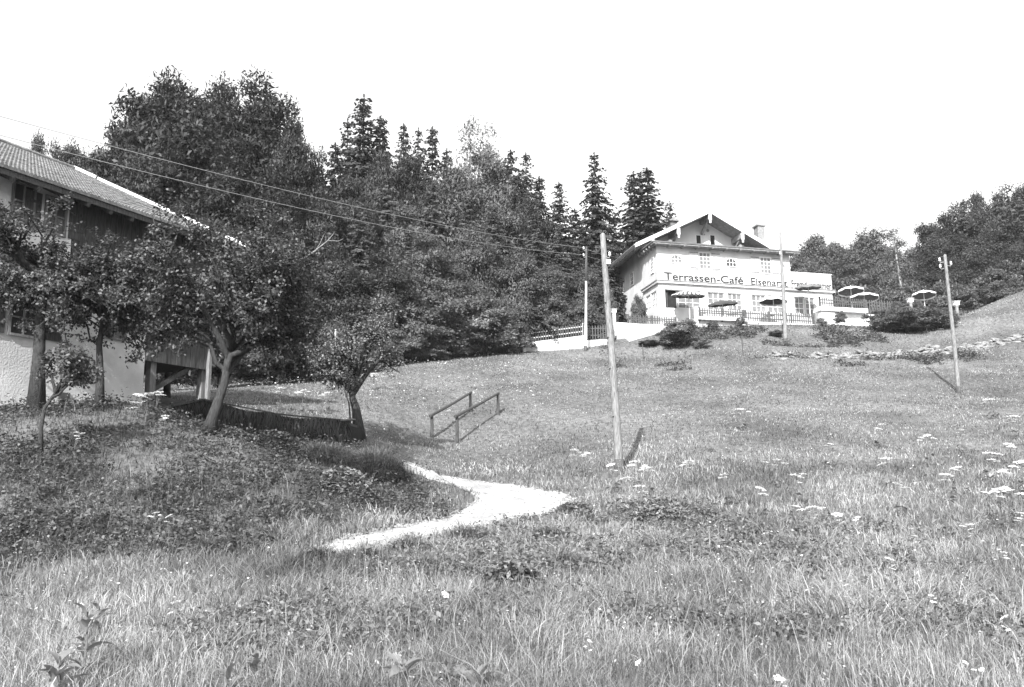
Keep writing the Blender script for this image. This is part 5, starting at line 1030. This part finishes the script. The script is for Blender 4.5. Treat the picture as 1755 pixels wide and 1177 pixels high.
# separate clumps and mounds
def clump(px, py, d_, w_, h_, n, leaf, m, name, label, cat='plant', blade=False):
    p_ = G(px, py, d_); k_ = p_[1] / FPX; r = w_ * k_; hh_ = h_ * k_; a = RNG.uniform(0, 6.28, n); rr = r * np.sqrt(RNG.random(n)); x = p_[0] + rr * np.cos(a); y = p_[1] + r * .6 + rr * np.sin(a) * .7; top = hh_ * np.sqrt(np.clip(1 - (rr / r) ** 2, .05, 1))
    if blade:
        V, q4, q3 = blades(x, y, top * RNG.uniform(.7, 1.2, n), np.full(n, .016) * RNG.uniform(.7, 1.4, n), .75); V[:, :] -= p_; o = link(name, npmesh(name, V, q4, q3), m)
    else:
        z = hgt(x, y) + top * RNG.random(n) ** .45; V = quads(np.stack([x, y, z], 1), leaf, RNG, .8, .5) - p_; o = link(name, npmesh(name, V, quadfaces(n)), m)
    o.location = Vector(p_); return tag(o, label, cat, 'clumps of growth on the meadow')
L_FERN = leafmat('fern_leaf', .05, .2, .3, .45, .4)
clump(880, 1015, 8, 56, 46, 1200, .1, L_FERN, 'fern_clump', 'dark layered fern clump alone in the grass below the path')
clump(645, 825, 15, 48, 52, 5000, .1, L_GRASSB, 'grass_mound', 'dark shaggy grass mound above the path start', blade=True)
clump(560, 800, 15, 55, 34, 5000, .1, L_GRASSB, 'grass_mound', 'shaggy grass mound in front of the straw-hung shed', blade=True)
clump(470, 775, 15, 40, 32, 1800, .09, L_BANK, 'bramble_mound', 'low bramble mound at the foot of the straw-hung shed')
clump(545, 762, 15, 42, 24, 1500, .085, L_BANK, 'bramble_mound', 'bramble mound under the sagging end of the straw-hung shed')
clump(395, 752, 15, 34, 18, 900, .085, L_BANK, 'bramble_mound', 'low bramble mound beside the leaning trunk')
clump(590, 850, 15, 50, 45, 1500, .12, L_WEED, 'weed_clump', 'large-leaved weed clump beside the shaggy mound')
clump(1130, 900, 14, 48, 26, 900, .1, L_WEED, 'weed_clump', 'dark leafy clump near the path bend, below the thick pole')
clump(985, 885, 14, 34, 20, 700, .1, L_WEED, 'weed_clump', 'leafy clump overhanging the lower edge of the path bend')
for px, py in ((545, 968), (592, 975), (625, 968), (965, 975), (945, 930), (500, 985), (720, 985), (700, 950), (800, 930)):
    clump(px, py, 9, 26, 42, 900, .1, L_GRASS, 'grass_tussock', 'upright grass tussock by the lower edge of the path', blade=True)

# ------------------------------------------------------------------ summer haze in the air
zlo = float(GZ.min()) - 1.0; zhi = 62.0
m_ = MB(); m_.box(-910, 910, -710, 910, zlo, zhi); hz = m_.build('haze', None)
hm = bpy.data.materials.new('haze_air'); hm.use_nodes = True; ht = hm.node_tree; ht.nodes.clear(); pv_ = ht.nodes.new('ShaderNodeVolumePrincipled'); pv_.inputs['Color'].default_value = (.95, .95, .95, 1); pv_.inputs['Density'].default_value = .0002; pv_.inputs['Anisotropy'].default_value = 0.0
ou = ht.nodes.new('ShaderNodeOutputMaterial'); ht.links.new(pv_.outputs[0], ou.inputs['Volume']); hz.data.materials.append(hm); tag(hz, 'thin pale summer haze in the air over the slope', 'haze', kind='stuff')
